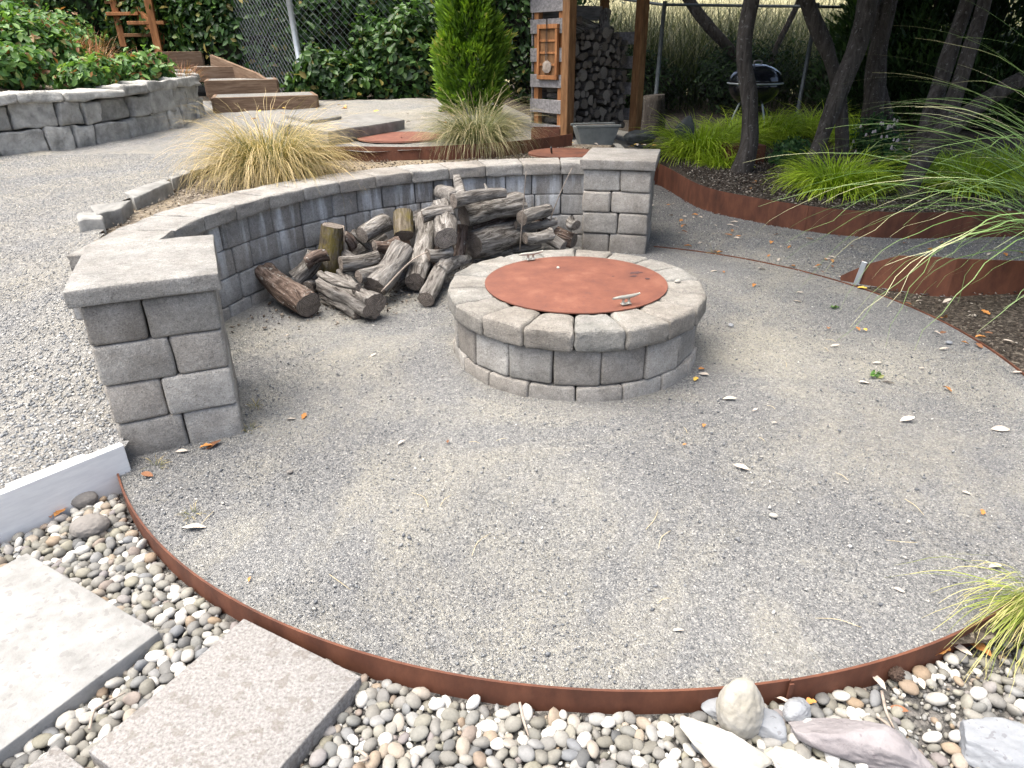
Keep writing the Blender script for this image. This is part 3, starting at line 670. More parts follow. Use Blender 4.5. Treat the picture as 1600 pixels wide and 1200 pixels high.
e = tag(empty('fence_edging', (0, 0, 0)), 'thin dark rusty edging along the foot of the ivy fence', 'edging')
pts = smooth_path([D(485, 168, 9.9), D(600, 172, 9.6), D(690, 186, 8.9), D(720, 200, 8.3)], 6)
strip('edging_panel', [(p.x, p.y) for p in pts], .6, [p.z + .03 for p in pts], M['corten'], e, .008)

# ------------------------------------------------------------------ curved retaining wall
w = tag(empty('retaining_wall', (CX, CY, 0)), 'curved grey concrete block retaining wall with rough-faced coping behind the log pile', 'wall')
w.location = (0, 0, 0)
def arc_block(name, r0, r1, a0, a1, z0, z1, mat, parent, seed, **kw):
    return block(name, [pol(r0, R(a0)), pol(r1, R(a0)), pol(r1, R(a1)), pol(r0, R(a1))][::-1], z0, z1, mat, parent, seed=seed, **kw)
def zcap(a): return 0.640 + 0.025 * (190 - a) / 110
sd = 0
ANG0, ANG1 = 191.0, 80.5
zt = -0.088
for row in range(4):
    a = ANG0 + (0 if row % 2 else 3.1)
    rr = random.Random(row + 3)
    while a > ANG1:
        d = rr.choice([4.2, 5.6, 5.6, 6.6, 7.2])
        b = max(a - d, ANG1 - 1)
        z1 = zcap((a + b) / 2) - .084 - row * .163
        sd += 1
        arc_block('block', 2.125 + rr.uniform(-.004, .006), 2.36, a - .09, b + .09, z1 - .161, z1, M['wall_block'], w, sd, bevel=.012, jit=.002)
        a = b
a = 189.0
for k in range(40):
    d = 8.1 if k else 11.5
    b = a - d
    if b < 81: b = 80.5
    z1 = zcap((a + b) / 2); sd += 1
    arc_block('coping_stone', 2.085 + random.uniform(-.004, .004), 2.40, a - .06, b + .06, z1 - .083, z1, M['cap'], w, sd, bevel=.008, sub=2, amp=.0065, freq=42)
    a = b
    if b <= 80.6: break

# ------------------------------------------------------------------ pillars
def pillar(name, label, x, y, ang_, wd, dp, h, capt, rows, splits):
    p = tag(empty(name, (x, y, 0), ang_), label, 'pillar')
    s = 900 + int(x * 100)
    z1 = h - capt
    for i, (rh, sp) in enumerate(zip(rows, splits)):
        z0 = z1 - rh
        rs = random.Random(s + i)
        g = .002
        xs = [-wd / 2] + [-wd / 2 + wd * q for q in sp] + [wd / 2]
        for yi, (ya, yb) in enumerate(((0, dp * .48), (dp * .48, dp))):
            for k in range(len(xs) - 1):
                s += 1; o = rs.uniform(-.004, .004)
                block('block', [(xs[k] + g, ya + g + o), (xs[k + 1] - g, ya + g + o), (xs[k + 1] - g, yb - g), (xs[k] + g, yb - g)], z0 + .002, z1 - .002, M['block'], p, bevel=.017, seed=s, sub=1, amp=.005, jit=.004)
        z1 = z0
    ov = .026
    block('cap', [(-wd / 2 - ov, -ov), (wd / 2 + ov, -ov), (wd / 2 + ov, dp + ov), (-wd / 2 - ov, dp + ov)], h - capt + .001, h, M['cap'], p, bevel=.006, sub=2, amp=.0035, seed=s, freq=25)
    return p
pillar('block_pillar', 'large grey block pillar with flat concrete cap at the near end of the wall', -1.357, 2.421, R(23.0), .465, .62, .715, .068, [.166, .166, .166, .19], [(.44,), (.57,), (.43,), (.53,)])
pillar('block_pillar', 'smaller-looking grey block pillar at the far end of the wall behind the fire pit', .814, 5.32, R(-14), .517, .62, .712, .075, [.163, .163, .163, .19], [(.55,), (.43,), (.55,), (.43,)])

# ------------------------------------------------------------------ fire pit
p = tag(empty('fire_pit', (CX - .005, CY - .005, 0)), 'round fire pit ring built of grey concrete blocks', 'fire pit')
def ring(name, n, r0, r1, z0, z1, off, mat, bevel, sub, amp, s0):
    for k in range(n):
        a0, a1 = 2 * math.pi * (k + off) / n, 2 * math.pi * (k + 1 + off) / n
        rs = random.Random(s0 + k); g0, g1 = .002 / r0, .002 / r1
        dr = rs.uniform(-.006, .006)
        c = [((r0) * math.cos(a0 + g0), r0 * math.sin(a0 + g0)), ((r1 + dr) * math.cos(a0 + g1), (r1 + dr) * math.sin(a0 + g1)),
             ((r1 + dr) * math.cos(a1 - g1), (r1 + dr) * math.sin(a1 - g1)), (r0 * math.cos(a1 - g0), r0 * math.sin(a1 - g0))]
        block(name, c, z0 + .001, z1 + rs.uniform(-.003, .003), mat, p, bevel=bevel, sub=sub, amp=amp, seed=s0 + k, jit=.003, freq=28)
ring('base_block', 18, .46, .650, -.06, .072, .3, M['block'], .012, 1, .003, 2000)
ring('block', 18, .46, .642, .074, .254, .82, M['block'], .017, 1, .0035, 2100)
ring('cap_block', 18, .45, .674, .257, .364, .24, M['pit_cap'], .020, 2, .006, 2200)
bm = bmesh.new(); tube_bm(bm, [(0, 0, -.05), (0, 0, .35)], [.455, .455], 40, False)
link('dark_cavity', bm_mesh('dark_cavity', bm), M['hollow'], p)  # dark tube standing in for the shaded cavity of the pit
# lid: thin domed steel disc resting on the ring
lid = tag(empty('steel_cover', (CX - .003, CY + .0, .368)), 'round rusty steel lid with two cleat handles lying on the fire pit', 'cover')
def dome(r, th, rise, n=72, m=8):
    V, Fc = [], []
    for s in (1, 0):
        V.append((0, 0, rise + (th if s else 0)))
        for i in range(1, m + 1):
            q = i / m
            for k in range(n):
                a = 2 * math.pi * k / n; V.append((r * q * math.cos(a), r * q * math.sin(a), rise * (1 - q * q) + (th if s else 0)))
    o2 = 1 + m * n
    for k in range(n):
        k2 = (k + 1) % n; Fc += [(0, 1 + k, 1 + k2), (o2, o2 + 1 + k2, o2 + 1 + k)]
        for i in range(m - 1):
            a, b = 1 + i * n + k, 1 + i * n + k2; Fc += [(a, a + n, b + n, b), (o2 + b, o2 + b + n, o2 + a + n, o2 + a)]
        e0 = 1 + (m - 1) * n; Fc.append((e0 + k, o2 + e0 + k, o2 + e0 + k2, e0 + k2))
    return V, Fc
me = py_mesh('lid_plate', *dome(.474, .006, .014)); link('lid_plate', me, M['corten_lid'], lid)
def cleat(px, py, rz, s=1.0):
    q = G(px, py, .385); bm = bmesh.new()
    c = empty('cleat_handle', (q.x - lid.location.x, q.y - lid.location.y, .014), rz); c.parent = lid
    horn = smooth_path([(-.075, 0, .036), (-.04, 0, .037), (0, 0, .035), (.04, 0, .037), (.075, 0, .042)], 5); k = len(horn)
    tube_bm(bm, [v * s for v in horn], [s * (.0045 + .005 * math.sin(math.pi * i / (k - 1))) for i in range(k)], 10)
    link('horn', bm_mesh('horn', bm), M['zinc'], c)
    for sx in (-1, 1):
        bm = bmesh.new(); tube_bm(bm, [(sx * .016 * s, 0, .002), (sx * .016 * s, 0, .012 * s), (sx * .014 * s, 0, .034 * s)], [.010 * s, .007 * s, .006 * s], 8)
        link('foot', bm_mesh('foot', bm), M['zinc'], c)
    box('base_plate', (.05 * s, .022 * s, .005), M['zinc'], c, (0, 0, .002), (0, 0, 0), .001)
cleat(978, 474, R(24), 1.0); cleat(829, 405, R(22), 1.0)
def splat(px, py, r, sx):
    q = G(px, py, .385); V = [(0, 0, 0)]; n = 18
    for k in range(n):
        a = 2 * math.pi * k / n; rr_ = r * (1 + .7 * noise.noise(Vector((math.cos(a) * 2 + px, math.sin(a) * 2, 0))))
        V.append((rr_ * math.cos(a) * sx, rr_ * math.sin(a), 0))
    dx, dy = q.x - lid.location.x, q.y - lid.location.y; rr2 = (dx * dx + dy * dy) / .474 ** 2
    o = link('stain', py_mesh('stain', V, [(0, 1 + k, 1 + (k + 1) % n) for k in range(n)]), M['stain'], lid, (dx, dy, .014 * (1 - rr2) + .0075), (-2 * .014 / .474 ** 2 * dy * -1, 2 * .014 / .474 ** 2 * dx * -1 * -1, .5))
for a in ((994, 425, .02, 2), (990, 431, .014, 1.5), (1012, 434, .012, 1.4), (958, 432, .007, 1)): splat(*a)

# ------------------------------------------------------------------ logs heaped in front of the wall
ENDN = 16
def log(label, a, b, r, bark='bark', cut='cut', seed=0, r2=None, bow=0.02, branches=(), name='log', rough=.13, group='logs heaped inside the curved wall'):
    a, b = Vector(a), Vector(b); d = b - a; L = d.length; mid = (a + b) / 2; r *= 1.02; r2 = r2 * 1.02 if r2 else r
    q = d.to_track_quat('Z', 'Y'); r2 = r2 or r
    n, m = 30, 16; rs = random.Random(seed); off = Vector((rs.uniform(0, 99), rs.uniform(0, 99), 0)); ba = rs.uniform(0, 6.28)
    bm = bmesh.new(); rings = []
    for i in range(m + 1):
        t = i / m; z = (t - .5) * L; rr_ = r + (r2 - r) * t; bw = bow * math.sin(math.pi * t)
        ring = []
        for k in range(n):
            th = 2 * math.pi * k / n
            f = 1 + rough * 1.6 * noise.noise(Vector((math.cos(th) * 1.1, math.sin(th) * 1.1, z * 4)) + off) + rough * .9 * noise.noise(Vector((math.cos(th) * 4, math.sin(th) * 4, z * 7)) + off) - rough * .9 * max(0, noise.noise(Vector((math.cos(th) * 7, math.sin(th) * 7, z * 5)) + off * 2) - .05)
            ring.append(bm.verts.new((math.cos(th) * rr_ * f + bw * math.cos(ba), math.sin(th) * rr_ * f + bw * math.sin(ba), z)))
        rings.append(ring)
    for i in range(m):
        for k in range(n):
            f = bm.faces.new((rings[i][k], rings[i][(k + 1) % n], rings[i + 1][(k + 1) % n], rings[i + 1][k])); f.smooth = True
    ends = []
    for ring, s in ((rings[0], -1), (rings[-1], 1)): ends.append(([v.co.copy() for v in ring], s))
    me = bm_mesh(name, bm)
    o = link(name, me, M[bark]); o.location = mid; o.rotation_mode = 'QUATERNION'; o.rotation_quaternion = q
    tag(o, label, 'log', group)
    for co, s in ends:
        c = sum(co, Vector()) / len(co)
        V = [Vector((0, 0, .002 * s))] + [(v - c) * .55 + Vector((0, 0, rs.uniform(-.001, .004) * s)) for v in co] + [(v - c) * .93 for v in co] + [(v - c) * .995 - Vector((0, 0, .004 * s)) for v in co]
        Fc = [(0, 1 + k, 1 + (k + 1) % n) for k in range(n)]
        for lv in (0, 1): Fc += [(1 + lv * n + k, 1 + (lv + 1) * n + k, 1 + (lv + 1) * n + (k + 1) % n, 1 + lv * n + (k + 1) % n) for k in range(n)]
        if s < 0: Fc = [f[::-1] for f in Fc]
        link('cut_end', py_mesh('cut_end', V, Fc), M[cut], o, c)
    inv = q.inverted()
    for pts, rads in branches:
        lp = [inv @ (Vector(v) - mid) for v in pts]
        tube('branch_stub', lp, rads, M[bark], o, 10, .25, seed, 4)
    return o
log('brown bark log at the left front of the heap with its cut end facing out', G(483, 477, .085), G(414, 426, .19), .078, 'bark_brown', 'cut', 1, .07)
log('mossy stump standing upright at the left of the log heap', G(513, 430, .08), G(520, 352, .42), .078, 'bark_moss', 'cut', 2, .072, .0)
log('short dark log propped behind the mossy stump with pale cut end', G(566, 368, .31), G(604, 347, .36), .062, 'bark', 'cut_pale', 3)
log('thin stick of wood right of the mossy stump', G(549, 362, .31), G(580, 389, .18), .028, 'bark', 'cut', 4)
log('short mossy log leaning upright at the top middle of the heap', G(631, 368, .29), G(629, 333, .42), .07, 'bark_moss', 'cut', 5, None, 0)
log('long grey log sloping down to the ground in the middle of the heap', G(648, 440, .09), G(664, 342, .33), .068, 'bark', 'cut', 6, None, .03)
log('grey log beside the round lid side, upright with pale round cut end', G(697, 373, .33), G(690, 325, .46), .078, 'bark', 'cut_pale', 7)
log('forked crotch of wood on the very top of the heap', G(708, 314, .54), G(788, 301, .55), .052, 'bare_wood', 'cut', 8, .035, .01,
    [([G(722, 312, .54), G(718, 295, .58), G(714, 278, .63)], [.045, .04, .032]), ([G(755, 305, .55), G(760, 296, .58), G(757, 287, .61)], [.018, .012, .006]), ([G(712, 310, .54), G(700, 303, .52), G(686, 298, .5)], [.05, .055, .05])])
log('thick horizontal log, upper of the two big ones by the wall', G(724, 338, .37), G(815, 319, .40), .085, 'bark', 'cut', 9)
log('thick horizontal log with deep furrowed bark, lower of the two big ones', G(738, 382, .18), G(824, 356, .19), .1, 'bark', 'cut', 10, .095)
log('forked branch lying at the front right of the heap near the fire pit', G(666, 468, .055), G(693, 417, .12), .052, 'bare_wood', 'cut', 11, .055, .01,
    [([G(689, 425, .12), G(705, 412, .14), G(732, 405, .12)], [.05, .045, .032]), ([G(686, 425, .12), G(693, 398, .2), G(699, 374, .26)], [.028, .02, .012])])
log('split weathered log with a hollow face at the front of the heap', G(585, 480, .09), G(508, 441, .13), .082, 'bare_wood', 'cut', 12, .07, .02, rough=.22)
log('flat split board of rotten wood under the front split log', G(560, 490, .03), G(505, 466, .03), .035, 'bare_wood', 'cut', 24, .03, .01, rough=.3)
log('barkless pale log leaning over the middle front of the heap', G(584, 449, .12), G(628, 390, .27), .078, 'bare_wood', 'cut', 13)
log('small pale grey log lying below the thin stick', G(539, 400, .2), G(578, 416, .19), .048, 'bare_wood', 'cut_pale', 14)
log('dark log half hidden against the wall behind the brown front log', G(463, 434, .12), G(492, 398, .26), .058, 'bark', 'cut', 15)
log('short pale log at the right rear of the heap', G(815, 341, .33), G(856, 328, .33), .05, 'bare_wood', 'cut', 16)
log('stubby log with its round end showing at the right rear of the heap', G(852, 352, .22), G(838, 340, .26), .055, 'bark_brown', 'cut', 17)
log('grey branch log sloping to the ground near the far pillar', G(839, 366, .14), G(880, 386, .07), .048, 'bare_wood', 'cut_pale', 18)
log('broken brown log piece beside the far pillar', G(868, 366, .13), G(897, 376, .1), .06, 'bark_brown', 'cut', 19, rough=.2)
log('dark narrow piece of wood standing between the heap logs and thick logs', G(717, 404, .1), G(722, 352, .32), .042, 'bark_brown', 'cut', 20)
log('low forked branch on the ground in front of the lower thick log', G(800, 389, .06), G(845, 382, .08), .03, 'bare_wood', 'cut', 21, .025, .01, [([G(830, 384, .07), G(834, 374, .12), G(836, 364, .17)], [.02, .014, .008])])
log('dark log lying flat on the gravel behind the fire pit', G(736, 402, .06), G(797, 394, .06), .05, 'bark', 'cut', 22)
log('round log end tucked in the corner against the far pillar', G(900, 352, .24), G(890, 345, .26), .04, 'bark', 'cut', 23)
log('thin crooked stick poking out left of the heap', G(444, 413, .13), G(500, 405, .2), .014, 'bark', 'cut', 25, .01)
log('buried grey log under the middle of the heap', G(600, 410, .08), G(640, 395, .1), .06, 'bark', 'cut', 26)
log('rotting brown log under the mossy upright log', G(590, 392, .1), G(640, 378, .15), .06, 'bark_brown', 'cut', 27)
log('grey log buried under the forked crotch', G(690, 400, .1), G(740, 360, .15), .06, 'bark', 'cut', 28)
for i, (lab, a_, b_, r_, bk) in enumerate([
    ('weathered log behind the pale barkless one, half buried', (600, 425, .14), (650, 402, .16), .05, 'bark'), ('grey log wedged under the short dark log', (545, 405, .12), (600, 372, .2), .05, 'bark'),
    ('short log at the back against the wall behind the heap', (640, 345, .3), (690, 338, .3), .055, 'bark'), ('brown log under the upper thick log', (735, 362, .25), (800, 340, .28), .055, 'bark_brown'),
    ('grey log lying low at the rear right of the heap', (790, 372, .1), (850, 360, .1), .055, 'bark'), ('broken branch across the rear right of the heap', (805, 352, .26), (868, 346, .24), .03, 'bare_wood'),
    ('dark log low between the brown front log and the stump', (480, 450, .06), (530, 418, .09), .05, 'bark'), ('stick leaning on the split front log', (530, 425, .16), (556, 455, .16), .022, 'bare_wood'),
    ('small bark-covered log right of the long sloping log', (672, 420, .1), (684, 385, .2), .045, 'bark_brown'), ('short dark log on the ground behind the forked branch', (640, 412, .08), (700, 402, .1), .05, 'bark'),
    ('knotty grey log bridging the stump and the pale barkless log', (532, 412, .24), (590, 402, .24), .045, 'bark'), ('weathered stub between the split front log and the barkless log', (560, 432, .2), (606, 420, .2), .04, 'bare_wood'),
    ('thin grey branch lying on the split front log', (500, 428, .24), (560, 448, .24), .02, 'bark'), ('short brown log wedged between the two mossy logs', (585, 385, .3), (622, 378, .3), .04, 'bark_brown'),
    ('small log in the gap left of the long sloping log', (612, 442, .08), (650, 418, .1), .045, 'bark'), ('short log resting on the dark log at the left wall', (478, 412, .24), (512, 398, .28), .04, 'bark_brown'),
    ('grey stub between the long sloping log and the thick logs', (668, 398, .22), (704, 392, .22), .045, 'bark'), ('bark slab leaning behind the mossy stump', (536, 366, .33), (552, 388, .22), .035, 'bark_brown'),
    ('grey log on top beside the forked crotch', (660, 338, .44), (706, 330, .46), .045, 'bark'), ('short grey log at the rear next to the thick logs', (820, 372, .2), (862, 366, .2), .045, 'bark')]):
    log(lab, G(*a_), G(*b_), r_, bk, 'cut', 100 + i)
n = 2600
X = rng.normal(-.75, .42, n); Y = 3.95 + .62 * (X + 1.3) + rng.normal(.28, .26, n); k = (rad(X, Y) < 2.05) & (rad(X, Y) > .75); X, Y = X[k], Y[k]; n = len(X)
scatter('wood_debris', np.stack([X, Y, rng.uniform(.002, .02, n)], 1), rng.uniform(.004, .022, n) * rng.random(n), M['mulch'], None, .25, tint=rng.random(n) ** .6)
for i, (pp, rr_) in enumerate([([G(596, 456, .12), G(640, 410, .28), G(668, 393, .33)], .007), ([G(812, 390, .1), G(818, 320, .45), G(822, 268, .7)], .005), ([G(850, 372, .1), G(872, 310, .45), G(894, 262, .68)], .005),
                              ([G(537, 400, .2), G(538, 365, .38), G(536, 352, .43)], .005), ([G(470, 412, .2), G(490, 392, .3), G(505, 405, .2)], .004), ([G(545, 268, .62), G(540, 292, .56), G(549, 318, .5)], .003)]):
    tag(tube('twig', pp, [rr_, rr_ * .8, rr_ * .5], M['twig'], None, 6, .3, i), ['thin bent twig lying over the pale barkless log', 'tall bare plant stalk rising from the heap past the coping', 'slanting bare plant stalk near the far pillar', 'straight pale stick against the mossy stump', 'dry curled stalk over the dark log at the left', 'dry straw hanging over the wall coping'][i], 'twig')

# ================================================================== FRONT: pebbles, slabs, board, boulders
brd = tag(empty('white_board_edging', (BO.x, BO.y, 0), math.atan2(BD.y, BD.x)), 'white plank edging holding back the gravel beside the near pillar', 'edging')
for nm, x0, x1, yo, th, z1 in (('plank', -0.02, 2.2, .0, .034, .118), ('plank', .10, .36, -.038, .028, .112), ('plank', .385, 2.2, -.040, .028, .116)):
    box(nm, (x1 - x0, th, .24), M['white_board'], brd, ((x0 + x1) / 2, yo, z1 - .12), (0, 0, 0), .003, 5)
def slab(name, label, A, B, dep, mat, th=.055, z=-.012, cat='paver', seed=1):
    A, B = Vector(A), Vector(B); d = (B - A).normalized(); n = Vector((d.y, -d.x)) * dep
    c = [A, A + n, B + n, B]; c = [(v.x, v.y) for v in c]
    o = block(name, c, z - th, z, mat, None, bevel=.004, sub=2, amp=.0015, seed=seed, smooth=True); tag(o, label, cat); return o
slab('concrete_paver', 'large pale smooth concrete paver at the lower left on the pebbles', (-1.612, 1.772), (-1.012, 1.425), .70, M['slab'])
slab('concrete_paver', 'small pinkish exposed-aggregate paver in the pebbles right of the large pale one', (-.785, 1.467), (-.404, 1.26), .47, M['aggregate_slab'], .065, -.006, seed=3)
slab('concrete_paver', 'barely visible corner of a third pinkish paver at the bottom edge', (-1.10, 1.078), (-.72, .86), .45, M['aggregate_slab'], .06, -.014, seed=4)
SLABS = [([(-1.612, 1.772), (-1.012, 1.425), (-1.363, .819), (-1.963, 1.166)]), ([(-.785, 1.467), (-.404, 1.26), (-.628, .847), (-1.009, 1.054)]), ([(-1.10, 1.078), (-.72, .86), (-.95, .5), (-1.3, .7)])]
def peb_region(x, y, pad=0.012):
    k = (rad(x, y) > RP + .016 + pad) & (((x - BO.x) * BD.y - (y - BO.y) * BD.x) < -.022 - pad) & (y > .72) & (y < 2.4) & (x > -2.5) & (x < 1.75)
    for s in SLABS: k &= ~inpoly(x, y, s)
    return k
def pebble_mesh(seed):
    bm = bmesh.new(); bmesh.ops.create_icosphere(bm, subdivisions=2, radius=1); rs = random.Random(seed); off = Vector((seed * 5.1, 0, 0))
    for v in bm.verts: v.co *= 1 + .16 * noise.noise(v.co * .9 + off) + .06 * noise.noise(v.co * 2.5 + off)
    me = bm_mesh('pebble', bm); me.materials.append(M['pebble_one']); me.polygons.foreach_set('use_smooth', [True] * len(me.polygons)); return me
def dart(n, region, x0, x1, y0, y1, rmin, rmax, overlap=.62, power=1.6):
    pts = []; cell = {}; cs = rmax * 2
    X = rng.uniform(x0, x1, n); Y = rng.uniform(y0, y1, n); Rr = rmin + (rmax - rmin) * rng.random(n) ** power
    ok = region(X, Y)
    order = np.argsort(-Rr)
    for i in order:
        if not ok[i]: continue
        x, y, r = X[i], Y[i], Rr[i]; cx, cy = int(x / cs), int(y / cs); good = True
        for a in (-1, 0, 1):
            for b in (-1, 0, 1):
                for (u, v, s) in cell.get((cx + a, cy + b), ()):
                    if (u - x) ** 2 + (v - y) ** 2 < ((r + s) * overlap) ** 2: good = False; break
                if not good: break
            if not good: break
        if good: pts.append((x, y, r)); cell.setdefault((cx, cy), []).append((x, y, r))
    return np.array(pts)
pb = dart(90000, peb_region, -2.5, 1.75, .72, 2.4, .006, .0225)
# fewer and smaller towards the right, where soil shows between them
thin = (pb[:, 0] > .95) & (pb[:, 2] > .016) & (rng.random(len(pb)) < .6)
pb = pb[~thin]
cam_key = np.hypot(pb[:, 0], pb[:, 1]) / pb[:, 2]
vis = (pb[:, 1] > 1.0) & (np.abs(pb[:, 0]) < .05 + .95 * (pb[:, 1] + .25))
order = np.argsort(np.where(vis, cam_key, 1e9))
big, rest = pb[order[:300]], pb[order[300:]]
PM = [pebble_mesh(i) for i in range(8)]
for i, (x, y, r) in enumerate(big):
    o = bpy.data.objects.new('pebble', PM[i % 8]); COL.objects.link(o)
    fl = random.uniform(.45, .7)
    o.scale = (r * random.uniform(1.0, 1.3), r * random.uniform(.72, .95), r * fl)
    o.location = (x, y, -.072 + r * fl * .9 + random.uniform(0, .014)); o.rotation_euler = (random.gauss(0, .3), random.gauss(0, .3), random.uniform(0, 6.3))
    zn = 'between the two lower left pavers' if (x < -.7 and y < 1.5) else 'left of the pink paver by the edging' if x < -.55 else 'below the edging, right of the pink paver' if x < -.1 else 'at the bottom centre below the edging' if x < .4 else 'beside the white boulders' if x < .75 else 'near the mauve stone and the grass tuft'
    sz_ = 'larger' if r > .0205 else 'small'
    tag(o, '%s smooth river pebble %s' % (sz_, zn), 'pebble', '%s river pebbles %s' % (sz_, zn))
scatter('river_pebbles', np.stack([rest[:, 0], rest[:, 1], -.072 + rest[:, 2] * .5 + rng.uniform(0, .012, len(rest))], 1), rest[:, 2] * 1.12, M['pebble'], None, .58, 2)
pb2 = dart(26000, lambda x, y: peb_region(x, y, .002), -2.5, 2.2, .72, 2.4, .004, .011, .5)
scatter('pebble_grit', np.stack([pb2[:, 0], pb2[:, 1], -.068 + 0 * pb2[:, 0]], 1), pb2[:, 2], M['pebble'], None, .7, 1)

def boulder(name, label, c, r, rz, mat, seed, tilt=(0, 0), lump=.18, facet=0.0, cat='boulder'):
    bm = bmesh.new(); bmesh.ops.create_icosphere(bm, subdivisions=5, radius=1); off = Vector((seed * 3.3, seed * 1.7, 0)); rs = random.Random(seed)
    planes = [(Vector((rs.gauss(0, 1), rs.gauss(0, 1), rs.gauss(0, .7))).normalized(), rs.uniform(.5, .88)) for _ in range(int(facet * 1.8))]
    for v in bm.verts:
        v.co *= 1 + lump * noise.noise(v.co * 1.1 + off) + lump * .35 * noise.noise(v.co * 3 + off)
        for n_, d_ in planes:
            q = v.co.dot(n_)
            if q > d_: v.co -= n_ * (q - d_) * .93
        v.co = Vector((v.co.x * r[0], v.co.y * r[1], v.co.z * r[2])) + Vector(noise.noise_vector(v.co * 6 + off)) * .05 * min(r) + Vector(noise.noise_vector(v.co * 16 + off)) * .025 * min(r)
    o = link(name, bm_mesh(name, bm), mat, None, c, (tilt[0], tilt[1], rz), smooth=True); tag(o, label, cat); return o
boulder('boulder', 'upright rounded white boulder leaning on flat stones at the bottom', G(1160, 1120, .0) + Vector((0, .02, .0)), (.06, .05, .08), .3, M['boulder_white'], 1, (-.25, .1), .12, 1)
boulder('boulder', 'flat white angular slab of stone below the upright white boulder', G(1130, 1168, -.03), (.125, .055, .032), -.5, M['boulder_white'], 2, (.15, .12), .2, 6)
boulder('boulder', 'flat bluish grey stone behind the upright white boulder', G(1170, 1140, -.05) + Vector((.0, .03, 0)), (.115, .06, .04), -.45, M['boulder_blue'], 3, (0, .05), .15, 4)
boulder('boulder', 'long mauve grey stone right of the upright white boulder', G(1340, 1165, -.04), (.17, .07, .06), -.42, M['boulder_mauve'], 4, (0, .08), .18, 6)
boulder('boulder', 'bluish rounded stone in the bottom right corner', G(1565, 1170, -.03), (.12, .075, .055), -.25, M['boulder_blue'], 5, (0, 0), .15, 3)
boulder('boulder', 'small dark bluish stone between the white boulder and the mauve stone', G(1245, 1112, -.045), (.04, .03, .028), .5, M['boulder_blue'], 6)
boulder('boulder', 'rough beige stone under the white slab at the bottom edge', G(1235, 1190, -.06), (.075, .04, .035), -.2, M['boulder_white'], 8, (0, 0), .25, 4)
boulder('boulder', 'large oval dark river stone near the white plank edging', G(140, 822, -.03), (.066, .052, .038), .1, M['boulder_dark'], 9, (0, 0), .08, 0)
boulder('boulder', 'smaller flat dark river stone touching the white plank edging', G(130, 781, -.035), (.05, .036, .03), .4, M['boulder_dark'], 10, (0, 0), .08, 1)
# pine cone
pc = tag(empty('pine_cone', G(1398, 1060, -.05), .6), 'small dark pine cone on the pebbles below the steel edging', 'pine cone')
bm = bmesh.new()
for i in range(70):
    t = (i + .5) / 70; a = i * 2.399; rr_ = .017 * math.sin(math.pi * (0.12 + .85 * t)) ** .8; x = -.02 + .042 * t
    c = Vector((x, rr_ * math.cos(a), .017 + rr_ * math.sin(a))); nrm = Vector((.5, math.cos(a), math.sin(a))).normalized(); s = nrm.cross(Vector((1, 0, 0))).normalized()
    tip = c + nrm * .006; V = [bm.verts.new(v) for v in (c + s * .005, tip, c - s * .005, c - nrm * .002 + Vector((-.003, 0, 0)))]
    bm.faces.new((V[0], V[1], V[3])); bm.faces.new((V[1], V[2], V[3])); bm.faces.new((V[0], V[2], V[1]))
link('scales', bm_mesh('scales', bm), M['cone'], pc)
tube('core', [(-.018, 0, .017), (0, 0, .017), (.018, 0, .017)], [.008, .013, .006], M['cone'], pc, 8)

# ------------------------------------------------------------------ loose chippings on the gravel
n = 150000
a = rng.uniform(0, 2 * math.pi, n); q = (RP - .012) * np.sqrt(rng.random(n)); X, Y = CX + q * np.cos(a), CY + q * np.sin(a)
dens = np.array([noise.noise(Vector((x * 1.1, y * 1.1, 9))) + .5 * noise.noise(Vector((x * 3, y * 3, 4))) for x, y in zip(X, Y)])
k = (rng.random(n) < np.clip(.62 + dens * .9, .12, 1)) & (np.hypot(X - CX, Y - CY) > .66)
X, Y = X[k], Y[k]; n = len(X)
scatter('gravel_chippings', np.stack([X, Y, .0015 + rng.uniform(-.002, .002, n)], 1), rng.uniform(.0018, .0042, n) * (1 + .9 * (rng.random(n) < .03)), M['chip'], None, .6)
n = 900
a = rng.uniform(0, 2 * math.pi, n); q = (RP - .03) * np.sqrt(rng.random(n)); k = q > .7; a, q = a[k], q[k]; n = len(a)
scatter('loose_stones', np.stack([CX + q * np.cos(a), CY + q * np.sin(a), .003 + 0 * q], 1), rng.uniform(.005, .011, n), M['chip'], None, .55)
n = 60000
X = rng.uniform(-4.6, -1.4, n); Y = rng.uniform(1.2, 6.2, n)
k = keep_up(X, Y) & (X > -.9 * (Y + .4)); X, Y = X[k], Y[k]; n = len(X)
sz = rng.uniform(.003, .0065, n) * (1 + 1.3 * np.exp(-((X + 1.9) ** 2 + (Y - 2.5) ** 2) / .35))
nz = np.array([noise.noise(Vector((a_ * 2.1, b_ * 2.1, 3.3))) + .5 * noise.noise(Vector((a_ * 6, b_ * 6, 1.3))) for a_, b_ in zip(X, Y)]) * .02
scatter('path_chippings', np.stack([X, Y, zu(X, Y) + nz + .001], 1), sz, M['chip'], None, .5, tint=np.clip(rng.random(n) * .75 + .25, 0, 1))
n = 60000
X = rng.uniform(.8, 5.2, n); Y = rng.uniform(4.2, 8.3, n); k = (rad(X, Y) > RP) & inpoly(X, Y, WALK); X, Y = X[k], Y[k]; n = len(X)
scatter('walk_chippings', np.stack([X, Y, rng.uniform(-.004, .002, n)], 1), rng.uniform(.003, .008, n), M['chip'], None, .55)
n = 26000
X = rng.uniform(1.5, 6.2, n); Y = rng.uniform(5.6, 9.5, n)
ye = np.interp(X, [p_[0] for p_ in EDGE], [p_[1] for p_ in EDGE]); k = (Y > ye + .04) & (Y < ye + 2.6) & (X > 1.95); X, Y = X[k], Y[k]; n = len(X)
